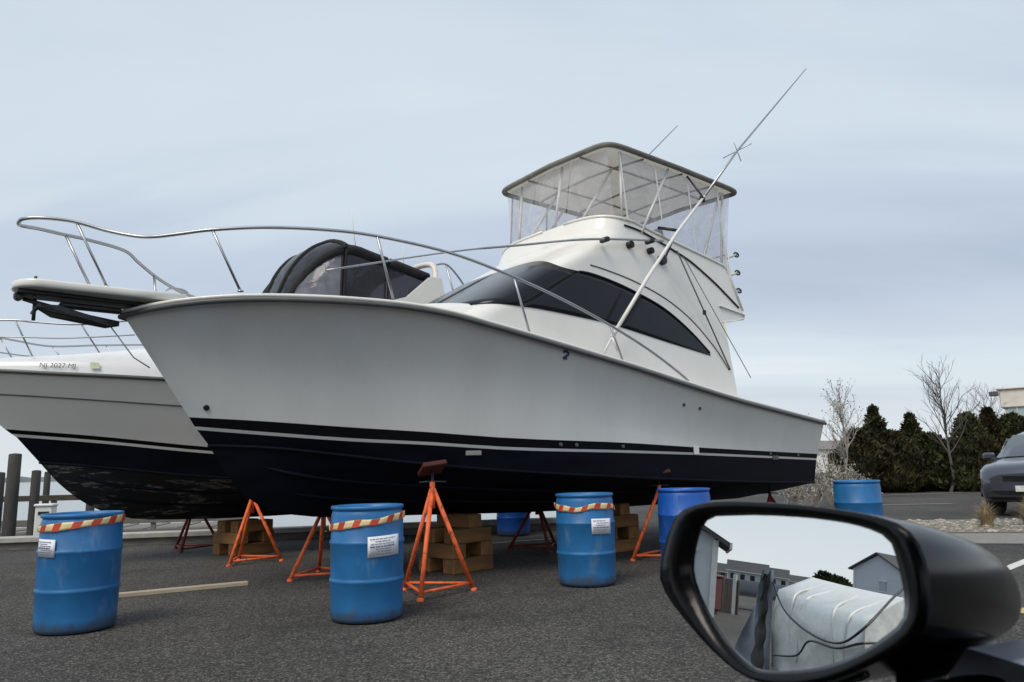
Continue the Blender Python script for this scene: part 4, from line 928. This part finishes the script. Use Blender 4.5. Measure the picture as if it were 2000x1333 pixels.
def bare_tree(x, y, h_, label, seed, m, spread, lv=6, budm=None, r0_=.07, group='bare trees'):
    rr = random.Random(seed); t = thing('bare_tree', label, 'tree', (x, y, 0), 0, group)
    tr = MB(); br = MB(); tips = []
    def grow(p, d, ln, r_, k):
        n = 4; pts = [p]; dd = d
        for i in range(n):
            dd = (dd+Vector((rr.gauss(0, .10), rr.gauss(0, .10), .07))).normalized(); pts.append(pts[-1]+dd*ln/n)
        br.tube([tuple(q) for q in pts], [lerp(r_, r_*.45, i/n) for i in range(n+1)], 5 if k < 2 else 4, cap=False)
        tips.append(pts[-1])
        if k >= lv: return
        for c in range(4 if k == 1 else 3):
            q = pts[min(n, 1+c)]; e = (Matrix.Rotation(spread*rr.uniform(.6, 1.3), 3, dd.cross(Vector((rr.gauss(0, 1), rr.gauss(0, 1), rr.gauss(0, 1)))).normalized()) @ dd); e.z += .1
            grow(q, e.normalized(), ln*rr.uniform(.45, .65), r_*.5, k+1)
    lead = [Vector((0, 0, 0))]
    for i in range(12): lead.append(lead[-1]+Vector((rr.gauss(0, .012), rr.gauss(0, .012), 1/12))*h_*.88)
    tr.tube([tuple(q) for q in lead], [lerp(r0_, r0_*.18, i/12) for i in range(13)], 8, cap=False)
    for i in range(4, 13):
        for c in range(3):
            a = rr.random()*6.283; f = i/12; e = Vector((math.cos(a)*.62, math.sin(a)*.62, .75)).normalized()
            grow(lead[i], e, h_*lerp(.34, .16, (f-.33)/.67)*rr.uniform(.7, 1.15), r0_*lerp(.5, .2, f), 1)
    o1 = tr.build('trunk', m, t); o2 = br.build('branches', m, t)
    s_ = 1.0
    if budm:
        mb = MB()
        for tp in tips:
            for _ in range(1):
                leaf_cloud(mb, 1, lambda: (tuple(tp*s_+Vector((rr.gauss(0, .03), rr.gauss(0, .03), rr.gauss(0, .03)))), (0, 0, .2)), .05, .2, rr)
        mb.build('buds', budm, t)['kind'] = 'stuff'
x, y = at(1645, 23); bare_tree(x, y, 3.3, 'small bare tree with pale buds beside the boat stern', 5, TWIG, .62, 3, PALEL, .045)
x, y = at(1850, 25.5); bare_tree(x, y, 4.3, 'taller bare tree rising above the evergreens', 23, BARK, .55, 3, None, .055)
x, y = at(1955, 36); bare_tree(x, y, 4.4, 'thin bare tree behind the evergreens near the building', 19, BARK, .6, 3, None, .05)
# pale scrub by the stern
for k, (px2, Y, h_, r_, lb) in enumerate([(1548, 16.5, .75, .45, 'pale scrubby bush under the boat stern'), (1585, 19, 1.15, .6, 'pale scrubby bush just behind the boat stern corner'), (1618, 20, 1.5, .6, 'taller pale bush left of the small bare tree'), (1640, 19, 1.2, .55, 'pale bush at the foot of the small bare tree'), (1668, 20.5, .9, .5, 'low pale bush above the lone drum')]):
    rr = random.Random(80+k); x, y = at(px2, Y); t = thing('scrub_bush', lb, 'bush', (x, y, 0), 0, 'pale scrub by the stern'); mb = MB(); tw = MB(); tips = []
    for i in range(46):
        a = rr.random()*6.283; e = rr.random()**.7*r_; q = Vector((e*math.cos(a), e*math.sin(a), h_*rr.uniform(.55, 1)*(1-.4*(e/r_)**2))); m2 = Vector((q.x*.35, q.y*.35, q.z*.55)); tw.tube([(q.x*.08, q.y*.08, 0), tuple(m2), tuple(q)], [.009, .006, .003], 4, cap=False); tips += [q, m2.lerp(q, .5), m2.lerp(q, .75)]
    tw.build('twigs', TWIG, t)
    def fn():
        p = rr.choice(tips); return tuple(p+Vector((rr.gauss(0, .07), rr.gauss(0, .07), rr.gauss(0, .06)))), (0, 0, .1)
    leaf_cloud(mb, 420, fn, .055, .2, rr); mb.build('foliage', PALEL if k != 2 else foliage('olive_leaves', (.11, .11, .06), (.24, .23, .15)), t)
# low rail fence behind the stern
fx0, fx1 = at(1560, 22), at(1665, 24); fn_ = thing('rail_fence', 'low dark timber rail fence behind the boat stern', 'fence', (fx0[0], fx0[1], 0)); dv_ = Vector(fx1)-Vector(fx0)
for z in (.62, .30):
    b_ = MB(); b_.box((dv_.x/2, dv_.y/2, z), (dv_.length, .05, .11), math.atan2(dv_.y, dv_.x), bev=.006); b_.build('rail', DKWOOD if z > .5 else GREYW, fn_)
for k in range(4):
    p = dv_*(k/3); b_ = MB(); b_.box((p.x, p.y+.06, .36), (.1, .1, .72), bev=.008); b_.build('post', DKWOOD, fn_)
# ornamental grasses
for px2, Y, h_, r_, lb in ((1912, 12.75, .44, .34, 'tan ornamental grass tuft in front of the parked car wheel'), (1996, 12.7, .48, .36, 'tan ornamental grass tuft at the right edge of the stone bed')):
    x, y = at(px2, Y); rr = random.Random(int(px2)); mb = MB()
    for i in range(380):
        a = rr.random()*6.283; b0 = rr.random()*.10; tip = r_*rr.random()**.8; hh = h_*rr.uniform(.35, 1.1)*(1-.45*(tip/r_)**2); w_ = .0035
        p0 = Vector((b0*math.cos(a), b0*math.sin(a), 0)); p1 = Vector((tip*.45*math.cos(a), tip*.45*math.sin(a), hh*.8)); p2 = Vector((tip*math.cos(a+.2), tip*math.sin(a+.2), hh)); q = Vector((-math.sin(a), math.cos(a), 0))*w_
        mb.add([tuple(p0-q), tuple(p0+q), tuple(p1+q), tuple(p1-q), tuple(p2)], [(0, 1, 2, 3), (3, 2, 4)])
    tag(mb.build('grass_tuft', TANG, None, (x, y, .006)), lb, 'grass tuft', 'grass tufts in the stone bed')
# building
bx, by = at(1968, 47); bl = thing('building', 'beige flat roofed building with tall windows behind the evergreens', 'building', (bx, by, 0), R(-38))
STUC = mat('stucco_beige', (.74, .69, .61), .9, var=.08, scale=2, bump=.2, bscale=20); WINF = mat('window_frame_white', (.66, .66, .62), .6, var=.05)
b_ = MB(); b_.box((8, 4, 2.05), (15.6, 7.6, 4.1)); b_.build('wall', STUC, bl)
b_ = MB(); b_.box((8, 4, 4.72), (16.0, 8.0, 1.15), bev=.06); b_.box((8, 4, 5.35), (16.3, 8.3, .12), bev=.03); b_.build('fascia', STUC, bl)
for k in range(12):
    x0 = .35+k*1.28; b_ = MB(); b_.box((x0+.5, .17, 2.85), (.98, .06, 2.9)); wn = b_.build('window', mat('pane_teal', (.34, .44, .44), .08, var=.15, scale=.6), bl)
    b_ = MB(); b_.box((x0+.5, .12, 2.85), (.05, .07, 2.9)); b_.box((x0+.5, .115, 3.3), (.98, .05, .05)); b_.build('mullion', WINF, wn)
    b_ = MB(); b_.box((x0+1.13, .1, 2.2), (.24, .30, 4.35), bev=.02); b_.build('column', WINF, bl)
b_ = MB(); b_.box((-.25, -.2, 5.05), (.5, .35, .30), bev=.04); b_.build('flood_light', mat('lamp_grey', (.10, .10, .12), .5), bl)
# distant white house seen past the stern
x, y = at(1612, 75); hs = thing('far_house', 'small distant white house seen past the boat stern', 'house', (x, y, 0), R(20))
b_ = MB(); b_.box((0, 0, 1.1), (4.2, 4, 2.2)); b_.build('wall', GEL2, hs)
b_ = MB(); b_.prism([(-2.4, -2.3, 2.2), (-2.4, 2.3, 2.2), (-2.4, 0, 3.1)], (4.8, 0, 0)); recalc(b_.build('roof', mat('far_roof', (.22, .20, .19), .9, var=.1), hs))
for xx in (-1.2, .2, 1.3):
    b_ = MB(); b_.box((xx, -2.03, 1.3), (.6, .08, .9)); b_.build('window', DARKGL, hs)

# ------------------------------------------------------------------ parked SUV
def suv(loc, ang, label, paint):
    c = thing('parked_car', label, 'car', (*loc, 0), ang)
    GLS = mat('car_glass', (.10, .12, .13), .05, var=.1, scale=1, coat=.5)
    # body: sections along the length, each a half outline (y, z)
    secs = [(2.30, .66, .42, .80, .70), (2.22, .80, .30, .92, .80), (2.0, .90, .27, 1.00, .84), (1.6, .93, .27, 1.05, .86), (1.1, .935, .27, 1.10, .88), (.72, .935, .27, 1.13, .90), (0, .935, .27, 1.12, .90), (-1.2, .935, .27, 1.12, .90), (-2.0, .92, .30, 1.12, .88), (-2.25, .86, .38, 1.08, .84)]
    b_ = MB(); rows = []
    for x, hw, zb, zt_, zm in secs:
        half = [(x, 0, zb), (x, hw*.82, zb), (x, hw*.96, zb+.06), (x, hw, zb+.22), (x, hw*1.005, zm-.08), (x, hw*.985, zm+.03), (x, hw*.90, zt_-.04), (x, hw*.70, zt_), (x, 0, zt_+.03)]
        rows.append([(p[0], -p[1], p[2]) for p in half[::-1]]+half[1:])
    b_.grid(rows, True); m0 = len(rows[0]); b_.f += [tuple(range(m0)), tuple(range((len(rows)-1)*m0, len(rows)*m0))[::-1]]; b_.sm += [False, False]
    recalc(b_.build('body', paint, c))
    # greenhouse
    gs = [(.82, .80, 1.11, 1.14), (.30, .78, 1.11, 1.46), (0.0, .76, 1.11, 1.60), (-.4, .75, 1.11, 1.665), (-1.2, .74, 1.11, 1.66), (-1.85, .72, 1.11, 1.56), (-2.2, .74, 1.11, 1.14)]
    b_ = MB(); rows = []
    for x, hw, zb, zt_ in gs: rows.append([(x, -hw*1.08, zb), (x, -hw*.93, lerp(zb, zt_, .9)), (x, -hw*.75, zt_), (x, 0, zt_+.02), (x, hw*.75, zt_), (x, hw*.93, lerp(zb, zt_, .9)), (x, hw*1.08, zb)])
    b_.grid(rows, True); recalc(b_.build('cabin', paint, c))
    b_ = MB(); b_.grid([[(.80+.012, y*.80, 1.13) for y in (-.95, -.5, 0, .5, .95)], [(.30+.03, y*.76, 1.45) for y in (-.95, -.5, 0, .5, .95)], [(.02+.03, y*.72, 1.595) for y in (-.92, -.5, 0, .5, .92)]], True); b_.build('windshield', GLS, c)
    for s_ in (1, -1):
        for a0, a1 in ((.55, -.35), (-.42, -1.25), (-1.32, -1.9)):
            hi = lambda x: 1.30 if x > .4 else (1.55 if x > -1.5 else 1.46)
            b_ = MB(); b_.grid([[(x, s_*.862, 1.15), (x-.06, s_*.80, hi(x)-.02)] for x in (a0, (a0+a1)/2, a1)], False); b_.build('side_window', GLS, c)
        hl = MB(); hl.grid([[(2.235, .50*s_, .74), (2.255, .50*s_, .84)], [(2.17, .70*s_, .76), (2.18, .70*s_, .87)], [(1.98, .875*s_, .80), (1.96, .86*s_, .89)]], True); recalc(hl.build('headlight', mat('headlamp', (.80, .82, .86), .1, var=.1, coat=.6), c))
        b_ = MB(); b_.box((.62, 1.03*s_, 1.16), (.12, .22, .15), bev=.04); b_.box((.64, .93*s_, 1.10), (.06, .12, .05)); b_.build('door_mirror', paint, c)
        for x in (1.42, -1.38):
            wh = MB(); T_ = Matrix.Translation((x, .80*s_, .345)) @ Matrix.Rotation(PI/2, 4, 'X')
            q = MB(); q.lathe([(.20, -.11), (.30, -.115), (.335, -.09), (.345, 0), (.335, .09), (.30, .115), (.20, .11)], 28); wh.add([tuple(T_ @ Vector(v)) for v in q.v], q.f, True); w_ = wh.build('wheel', mat('tyre_rubber', (.014, .014, .015), .85, var=.2), c)
            q = MB(); q.lathe([(.205, -.10), (.17, -.06), (.05, -.05), (.001, -.05)], 20); q.lathe([(.205, .10), (.17, .06), (.05, .05), (.001, .05)], 20); wh = MB(); wh.add([tuple(T_ @ Vector(v)) for v in q.v], q.f, True); wh.build('rim', GALV, w_)
            ar = MB(); ar.tube([(x+.39*math.cos(t), .935*s_, .36+.39*math.sin(t)) for t in [PI*i/14 for i in range(15)]], .03, 6); ar.build('wheel_arch', BLACKP, c)
    b_ = MB(); b_.box((2.25, 0, .72), (.10, .95, .17), bev=.03); b_.build('grille', BLACKP, c)
    b_ = MB(); b_.box((2.22, 0, .44), (.16, 1.45, .22), bev=.05); b_.build('bumper', BLACKP, c)
    b_ = MB(); b_.box((2.31, 0, .54), (.02, .5, .11)); b_.build('number_plate', WHITEP, c)
    return c
PAINT = mat('paint_slate_grey', (.085, .09, .115), .22, metal=.5, var=.03, coat=.8)
SA = math.atan2(-.70, -.72); FR = Vector(at(1908, 15.0)); RM = Matrix.Rotation(SA, 2)
ctr = FR-RM @ Vector((2.05, -.90))
suv((ctr.x, ctr.y), SA, 'slate grey SUV parked facing the camera at the right edge', PAINT)

# ================================================================== VIEWER'S CAR AND MIRROR
G_ = Vector((0, 0, HC))+ray(1560, 1160)*.62
dd_ = ray(1560, 1148).normalized(); ra = R(173); n_ = (Vector((math.cos(ra), math.sin(ra), 0))-dd_).normalized()
Cam = Vector((0, 0, HC))
def hit(x, y, off=0): d = ray(x, y); return Cam+d*(((G_+n_*off-Cam).dot(n_))/d.dot(n_))
def refl(v): return v-n_*(2*v.dot(n_))
def mpt(x, y, D): h0 = hit(x, y); r_ = refl(ray(x, y)); return h0+r_*(D/math.hypot(r_.x, r_.y))
mycar = thing('car', 'blue grey car in the foreground with a large black door mirror', 'car', (0.3, .5, 0))
base = Vector(mycar.location)
BLKP = mat('car_paint_black', (.006, .006, .007), .12, var=.1, coat=1.0); SATIN = mat('mirror_shell_satin', (.003, .003, .0035), .2, var=.05, spec=.24)
SKYP = mat('car_paint_blue_grey_sky_sheen', (.48, .53, .62), .22, metal=.15, var=.05, coat=1.0)  # blue-grey paint, base lightened to stand in for sky reflected in the bonnet
MIRG = bpy.data.materials.new('mirror_silver'); MIRG.use_nodes = True; q = MIRG.node_tree.nodes['Principled BSDF']; q.inputs['Base Color'].default_value = (.93, .95, .94, 1); q.inputs['Metallic'].default_value = 1; q.inputs['Roughness'].default_value = .0
glass_px = [(1385, 1009), (1470, 1007), (1560, 1011), (1640, 1020), (1700, 1034), (1738, 1054), (1752, 1085), (1763, 1130), (1770, 1180), (1764, 1213), (1735, 1240), (1690, 1270), (1640, 1293), (1580, 1307), (1500, 1311), (1466, 1302), (1428, 1268), (1392, 1218), (1365, 1165), (1350, 1115), (1356, 1065), (1368, 1027)]
rim_px = [(1345, 988), (1400, 979), (1530, 984), (1640, 996), (1730, 1015), (1775, 1042), (1800, 1088), (1812, 1150), (1806, 1212), (1778, 1252), (1700, 1298), (1610, 1334), (1520, 1342), (1450, 1320), (1390, 1272), (1340, 1217), (1300, 1166), (1284, 1125), (1296, 1060), (1316, 1008)]
e1 = (hit(1660, 1160)-hit(1460, 1160)).normalized(); e2 = n_.cross(e1).normalized(); cg = hit(1550, 1158)
def resample(px, off, n=72):
    P = [hit(x, y, off)-cg for x, y in px]; Q = [(p.dot(e1), p.dot(e2)) for p in P]; S2 = smoothpath([(x, y, 0) for x, y in Q+[Q[0]]], 5); out = []
    A = sorted([(math.atan2(y, x), math.hypot(x, y)) for x, y, _ in S2]); A = [(a-2*PI, r) for a, r in A]+A+[(a+2*PI, r) for a, r in A]
    for k in range(n):
        t = -PI+2*PI*k/n; i = next(j for j in range(len(A)-1) if A[j+1][0] >= t); f = (t-A[i][0])/max(1e-9, A[i+1][0]-A[i][0]); r = lerp(A[i][1], A[i+1][1], f); out.append((r*math.cos(t), r*math.sin(t)))
    return out
gl2 = resample(glass_px, 0); rm2 = resample(rim_px, .010)
def P3(xy, off): return tuple(cg+e1*xy[0]+e2*xy[1]+n_*off-base)
b_ = MB(); b_.poly([P3(p, -.001) for p in gl2]); b_.build('mirror_glass', MIRG, mycar)
axis = (Cam+ray(1905, 1180)*.80)-cg
sect = [(0, 1.0), (.10, 1.012), (.25, 1.0), (.42, .95), (.58, .86), (.72, .73), (.84, .56), (.93, .37), (.98, .18), (1.0, .02)]
lay = [[P3(p, -.006) for p in gl2], [P3(p, .002) for p in gl2], [P3((lerp(g[0], r[0], .5), lerp(g[1], r[1], .5)), .010) for g, r in zip(gl2, rm2)], [P3((lerp(g[0], r[0], .92), lerp(g[1], r[1], .92)), .010) for g, r in zip(gl2, rm2)]]
for t, s_ in sect:
    lay.append([tuple(cg+(e1*p[0]+e2*p[1])*s_*lerp(1, .92, t)+n_*(.006*(1-t))+axis*t-base) for p in rm2])
b_ = MB(); b_.grid(lay[:5], True, closed=True); recalc(b_.build('mirror_bezel', mat('bezel_black', (.003, .003, .0035), .22, var=.1, spec=.3), mycar))
b_ = MB(); b_.grid(lay[4:], True, closed=True); recalc(b_.build('mirror_housing', SATIN, mycar))
# thin lip round the lower outer edge of the housing
b_ = MB(); low = [p for p in rm2 if math.atan2(p[1], p[0])]; seq = [(P3((p[0]*1.03, p[1]*1.03), -.012)) for k, p in enumerate(rm2) if (Vector(P3(p, 0))+base-cg).z < .012 and (Vector(P3(p, 0))+base-cg).dot(e1) < .05]
if len(seq) > 3: b_.tube(seq, .0022, 6); b_.build('mirror_lip', BLKP, mycar)
# arm between shell and door, door and wing
A0 = Cam+ray(1825, 1235)*.72-base; A1 = Cam+ray(1868, 1335)*.60-base; A2 = Cam+ray(1890, 1450)*.52-base
b_ = MB(); b_.tube([tuple(A0), tuple(A0.lerp(A1, .5)), tuple(A1), tuple(A2)], [.05, .046, .044, .045], 20); b_.build('mirror_arm', SATIN, mycar)
INTR = mat('cabin_dark', (.012, .012, .013), .8, var=.2)
def body_side(sg, y0, nm, m):
    b_ = MB(); rows = []
    for x in (-3.0, -2.6, -1.8, -.9, 0, .2, .30):
        k = .0 if x > -2.5 else (-2.5-x)*.5
        rows.append([(x-base.x, y0+sg*(y-k)-base.y, z) for y, z in ((-.08, .88), (-.03, .905), (0, .88), (.05, .75), (.07, .5), (.03, .28))])
    b_.grid(rows, True); return b_.build(nm, m, mycar)
body_side(1, .50, 'door', BLKP); body_side(-1, -1.30, 'door', BLKP)
b_ = MB(); rows = []
for x, dzz in ((.302, .085), (.36, .092), (.5, .095), (.8, .06), (1.3, -.05), (1.9, -.14), (2.1, -.24)):
    half = [(.04, .925), (.30, .937), (.46, .942), (.53, .938), (.565, .905), (.59, .78), (.57, .28)]
    full = [(-.8-y, z) for y, z in half[::-1]]+[(-.4, .95)]+half
    rows.append([(x-base.x, y-base.y, z+dzz*(1 if z > .7 else .2)) for y, z in full])
b_.grid(rows, True); b_.f += [tuple(range(6*15, 7*15))]; b_.sm += [False]; b_.build('bonnet', SKYP, mycar)
b_ = MB(); b_.grid([[(x-base.x, y-base.y, z+.05*(1-((y+.4)/.78)**2)) for y in (-1.18, -.9, -.4, .1, .36)] for x, z in ((-2.7, 1.0), (-2.3, 1.36), (-1.6, 1.47), (-.6, 1.50), (.34, 1.47))], True); b_.build('roof', BLKP, mycar, solid=.03)
for sg, yb, yt in ((1, .46, .36), (-1, -1.26, -1.16)):
    for x0, x1 in ((-.62, -.70), (-1.75, -1.9)):
        b_ = MB(); b_.prism([(x0-base.x, yb-base.y, .88), (x0-.12-base.x, yb-base.y, .88), (x1-.12-base.x, yt-base.y, 1.47), (x1-base.x, yt-base.y, 1.47)], (0, -.04*sg, 0)); recalc(b_.build('pillar', BLKP, mycar))
    b_ = MB(); b_.tube([(1.15-base.x, yb-base.y, .93), (.78-base.x, (yb+yt)/2-base.y, 1.23), (.38-base.x, yt-base.y, 1.47)], .035, 8); b_.build('pillar', BLKP, mycar)
for yc in (-.02, -.78):
    b_ = MB(); b_.box((-.30-base.x, yc-base.y, .48), (.5, .5, .16), bev=.05); b_.box((-.58-base.x, yc-base.y, .82), (.14, .5, .62), bev=.05); b_.box((-.62-base.x, yc-base.y, 1.20), (.1, .26, .18), bev=.04); b_.build('seat', INTR, mycar)
b_ = MB(); b_.grid([[(x-base.x, y-base.y, .22) for y in (-1.25, .45)] for x in (-2.9, .9)], False); b_.build('floor_pan', INTR, mycar)
b_ = MB(); b_.box((.62-base.x, -.4-base.y, .80), (.4, 1.6, .2), bev=.06); b_.build('dashboard', INTR, mycar)
for xw in (1.35, -1.75):
    for yw in (.44, -1.24):
        T_ = Matrix.Translation((xw-base.x, yw-base.y, .34)) @ Matrix.Rotation(PI/2, 4, 'X'); q = MB(); q.lathe([(.001, -.10), (.20, -.10), (.33, -.09), (.34, 0), (.33, .09), (.2, .10), (.001, .10)], 24); wh = MB(); wh.add([tuple(T_ @ Vector(v)) for v in q.v], q.f, True); wh.build('wheel', mat('tyre_rubber', (.014, .014, .015), .85), mycar)

# ------------------------------------------------------------------ what the mirror shows, behind the camera
def gp(x, D): p = mpt(x, 1160, D); return Vector((p.x, p.y, 0))
WRAP = mat('shrink_wrap', (.72, .73, .70), .35, var=.06, scale=2, bump=.5, bscale=2.5, bdist=.08); WRAPG = mat('tarp_grey', (.26, .28, .33), .5, var=.2, scale=3, bump=.6, bscale=4, bdist=.06)
K0, K1, K2 = gp(1512, 9.0), gp(1692, 6.2), gp(1830, 8.6)
wb = thing('wrapped_boat', 'small boat wrapped in white shrink wrap with dark ropes, seen in the mirror', 'boat', tuple(K1))
ax = K0-K1; wd = K2-K1; K3 = K0+wd
def wpt(u, v, z): p = K1+ax*u+wd*v-K1; return (p.x, p.y, z)
b_ = MB(); rows = []; rr = random.Random(2)
for i in range(19):
    u = i/18; r_ = []
    for v, z in ((0, .14), (.005, .40), (-.012, .62), (.0, .80), (.05, .88), (.28, .99), (.5, 1.09), (.72, .99), (.95, .88), (1.0, .80), (1.0, .6), (1.0, .14)):
        r_.append(wpt(u, v+.012*math.sin(u*21+z*5), z+(.11*u if z > .8 else 0)-.012*math.sin(u*PI)*(z > .8)))
    rows.append(r_)
b_.grid(rows, True); b_.f += [tuple(range(12)), tuple(range(18*12, 19*12))[::-1]]; b_.sm += [False, False]; recalc(b_.build('wrap', WRAP, wb))
for pts in ([(1.0, -.02, 1.06), (.8, -.04, .80), (.5, -.05, .66), (.2, -.05, .64), (0.0, -.04, .80), (-.03, .3, 1.1), (-.03, .6, 1.28)], [(.95, -.03, .28), (.6, -.05, .40), (.45, -.06, .58), (.2, -.05, .60), (.0, -.05, .70), (-.03, .25, .72), (-.03, .7, .80)]):
    b_ = MB(); b_.tube(smoothpath([wpt(*p) for p in pts]), .010, 6); b_.build('rope', BLACKP, wb)
b_ = MB(); rows = []
for i in range(13):
    f = i/12; rows.append([wpt(1.0+(.015+.50*(k/12)**.9)*f, -.02-.10*f-.035*math.sin(f*9+k*.5)*f, lerp(1.20-.02*f, .02, k/12)) for k in range(13)])
b_.grid(rows, True); b_.build('tarp_flap', WRAPG, wb)
b_ = MB(); rows = []
for k in range(15):
    f = k/14; c0 = 1.01+.05*f; wq = .012+.055*f+.018*math.sin(k*1.7); rows.append([wpt(c0-wq, -.07-.03*f, lerp(1.14, .05, f)), wpt(c0, -.10-.03*f, lerp(1.14, .05, f)), wpt(c0+wq*1.3, -.115-.03*f, lerp(1.14, .05, f))])
b_.grid(rows, True); b_.build('dark_gap_strip', BLACKP, wb)  # black strip standing in for the shaded gap between wrap and tarp flap
for u, du_ in ((.12, .05), (.34, -.08), (.55, .10), (.78, -.05)):
    b_ = MB(); b_.tube(smoothpath([wpt(u, .47, 1.05+.11*u), wpt(u+du_*.3, .27, .975+.11*u), wpt(u+du_*.6, .045, .87+.11*u), wpt(u+du_*.8, -.004, .70), wpt(u+du_, .004, .30)]), [.003]+[.014]*23+[.004], 6); b_.build('wrap_fold', WRAP, wb)
b_ = MB(); b_.tube([wpt(.2, .5, 0), wpt(.2, .5, .4)], .1); b_.tube([wpt(.8, .5, 0), wpt(.8, .5, .4)], .1); b_.build('support', DKWOOD, wb)
def gable(p, ang, L_, W_, hw, hr, label, wallm, roofm, wins=3):
    h = thing('house', label, 'house', (p.x, p.y, 0), ang); b_ = MB()
    b_.prism([(-L_/2, -W_/2, 0), (-L_/2, W_/2, 0), (-L_/2, W_/2, hw), (-L_/2, 0, hr-.08), (-L_/2, -W_/2, hw)], (L_, 0, 0)); recalc(b_.build('wall', wallm, h))
    for s_ in (1, -1):
        b_ = MB(); b_.prism([(-L_/2-.3, .0, hr), (-L_/2-.3, s_*(W_/2+.35), hw-.2), (-L_/2-.3, s_*(W_/2+.35), hw-.08), (-L_/2-.3, 0, hr+.12)], (L_+.6, 0, 0)); recalc(b_.build('roof', roofm, h))
    for s_ in (1, -1):
        for cx in (-1, 1):
            b_ = MB(); b_.box((cx*(L_/2+.01), s_*(W_/2+.01), hw/2), (.14, .14, hw-.1)); b_.build('corner_trim', WINF, h)
        b_ = MB(); b_.box((0, s_*(W_/2+.38), hw-.16), (L_+.62, .06, .16)); b_.build('gutter', WINF, h)
    for k in range(wins):
        x = (k+.5)/wins*L_-L_/2
        for s_ in (1, -1):
            b_ = MB(); b_.box((x, s_*(W_/2+.02), hw*.55), (.9, .06, 1.1)); w_ = b_.build('window', DARKGL, h); b_ = MB(); b_.box((x, s_*(W_/2+.03), hw*.55-.6), (1.1, .12, .08)); b_.build('sill', WINF, w_)
    for s_ in (1, -1):
        b_ = MB(); b_.box((s_*(L_/2+.02), .4*W_/4, hw*.62), (.06, .55, .75)); w_ = b_.build('window', mat('pane_pale', (.30, .34, .38), .1, var=.1), h)
        b_ = MB(); b_.box((s_*(L_/2+.04), .4*W_/4, hw*.62-.41), (.1, .7, .07)); b_.box((s_*(L_/2+.04), .4*W_/4, hw*.62+.41), (.1, .7, .07)); b_.build('frame', WINF, w_)
    return h
SID = mat('siding_blue_grey', (.50, .53, .58), .7, var=.06, scale=3, bump=.3, bscale=6, stretch=(.1, .1, 6)); SIDW = mat('siding_pale', (.52, .55, .57), .7, var=.05, scale=3); RFD = mat('roof_dark', (.07, .07, .075), .9, var=.2)
def face(p): return math.atan2(p.y, p.x)
p = gp(1758, 70); gable(p, face(p)+R(34), 5.6, 4.2, 3.3, 4.5, 'blue grey gabled house at the right of the mirror view', SID, RFD, 2)
p = gp(1318, 21); gable(p, face(p)+R(4), 3.2, 1.9, 1.95, 2.45, 'pale house wall with dark eave at the left of the mirror view', SIDW, RFD, 2)
for k, (px2, D, L_, hw, hr, c_) in enumerate([(1418, 190, 8, 2.2, 3.9, (.30, .24, .22)), (1458, 172, 8, 2.7, 4.6, (.38, .40, .40)), (1500, 182, 8, 2.6, 4.3, (.46, .48, .48)), (1566, 198, 11, 2.3, 3.6, (.36, .37, .38)), (1640, 205, 11, 2.3, 3.6, (.42, .43, .44))]):
    p = gp(px2, D); gable(p, face(p)+R(90), L_, 6, hw, hr, ['brownish', 'grey', 'pale grey', 'long grey', 'small grey'][k]+' house in the distant row seen in the mirror', mat('siding_row_%s' % 'abcde'[k], c_, .8, var=.08), RFD, 4)
for k, (px2, D, h_) in enumerate(((1608, 45, 2.0), (1625, 46, 1.9), (1640, 44, 1.8))):
    p = gp(px2, D); evergreen(p.x, p.y, h_, 1.1, ['leftmost', 'middle', 'rightmost'][k]+' of three dark shrubs seen in the mirror before the house row', EVERG, 200+k, False)
# fence, red bin and a small boat on the lot behind
p0, p1 = gp(1385, 26), gp(1440, 24); dvv = p1-p0; fc = thing('board_fence', 'low brown board fence at the left of the mirror view', 'fence', tuple(p0))
for k in range(12):
    q = dvv*(k/11); b_ = MB(); b_.box((q.x, q.y, .5), (.17, .04, 1.0), math.atan2(dvv.y, dvv.x), bev=.005); b_.build('board', mat('fence_brown', (.14, .10, .085), .9, var=.25, scale=5, obj_rand=.2), fc)
for k in (0, 11):
    q = dvv*(k/11); b_ = MB(); b_.box((q.x+.05, q.y+.08, .58), (.10, .10, 1.16)); b_.build('post', WINF, fc)
p = gp(1383, 22); b_ = MB(); b_.box((0, 0, .55), (.55, .55, .9), bev=.05); b_.box((0, 0, 1.03), (.62, .62, .08), bev=.03); b_.box((0, 0, .08), (.4, .4, .16)); tag(b_.build('bin', mat('bin_maroon', (.12, .025, .03), .5, var=.1), None, tuple(p), .4), 'maroon rubbish bin at the left of the mirror view', 'bin')
p = gp(1470, 30); sb = thing('small_boat', 'small pale boat on the far side of the lot seen in the mirror', 'boat', tuple(p), face(p)+R(90))
b_ = MB(); rows = []
for i in range(13):
    x = lerp(-2.4, 2.6, i/12); w_ = .95*(1-max(0, (x-.5)/2.1)**2); rows.append([(x, -w_, 1.0+.06*i/12), (x, -w_*.7, .62), (x, 0, .45+.3*max(0, (x-1)/1.6)**2), (x, w_*.7, .62), (x, w_, 1.0+.06*i/12)])
b_.grid(rows); b_.build('hull', mat('pale_blue_hull', (.45, .50, .58), .3, var=.05, coat=.4), sb)
b_ = MB(); b_.poly([r_[0] for r_ in rows]+[r_[-1] for r_ in reversed(rows)]); b_.build('deck', GEL2, sb)
for x in (-1.4, 1.0):
    b_ = MB(); b_.box((x, 0, .25), (.3, 1.2, .5)); b_.build('cradle', DKWOOD, sb)
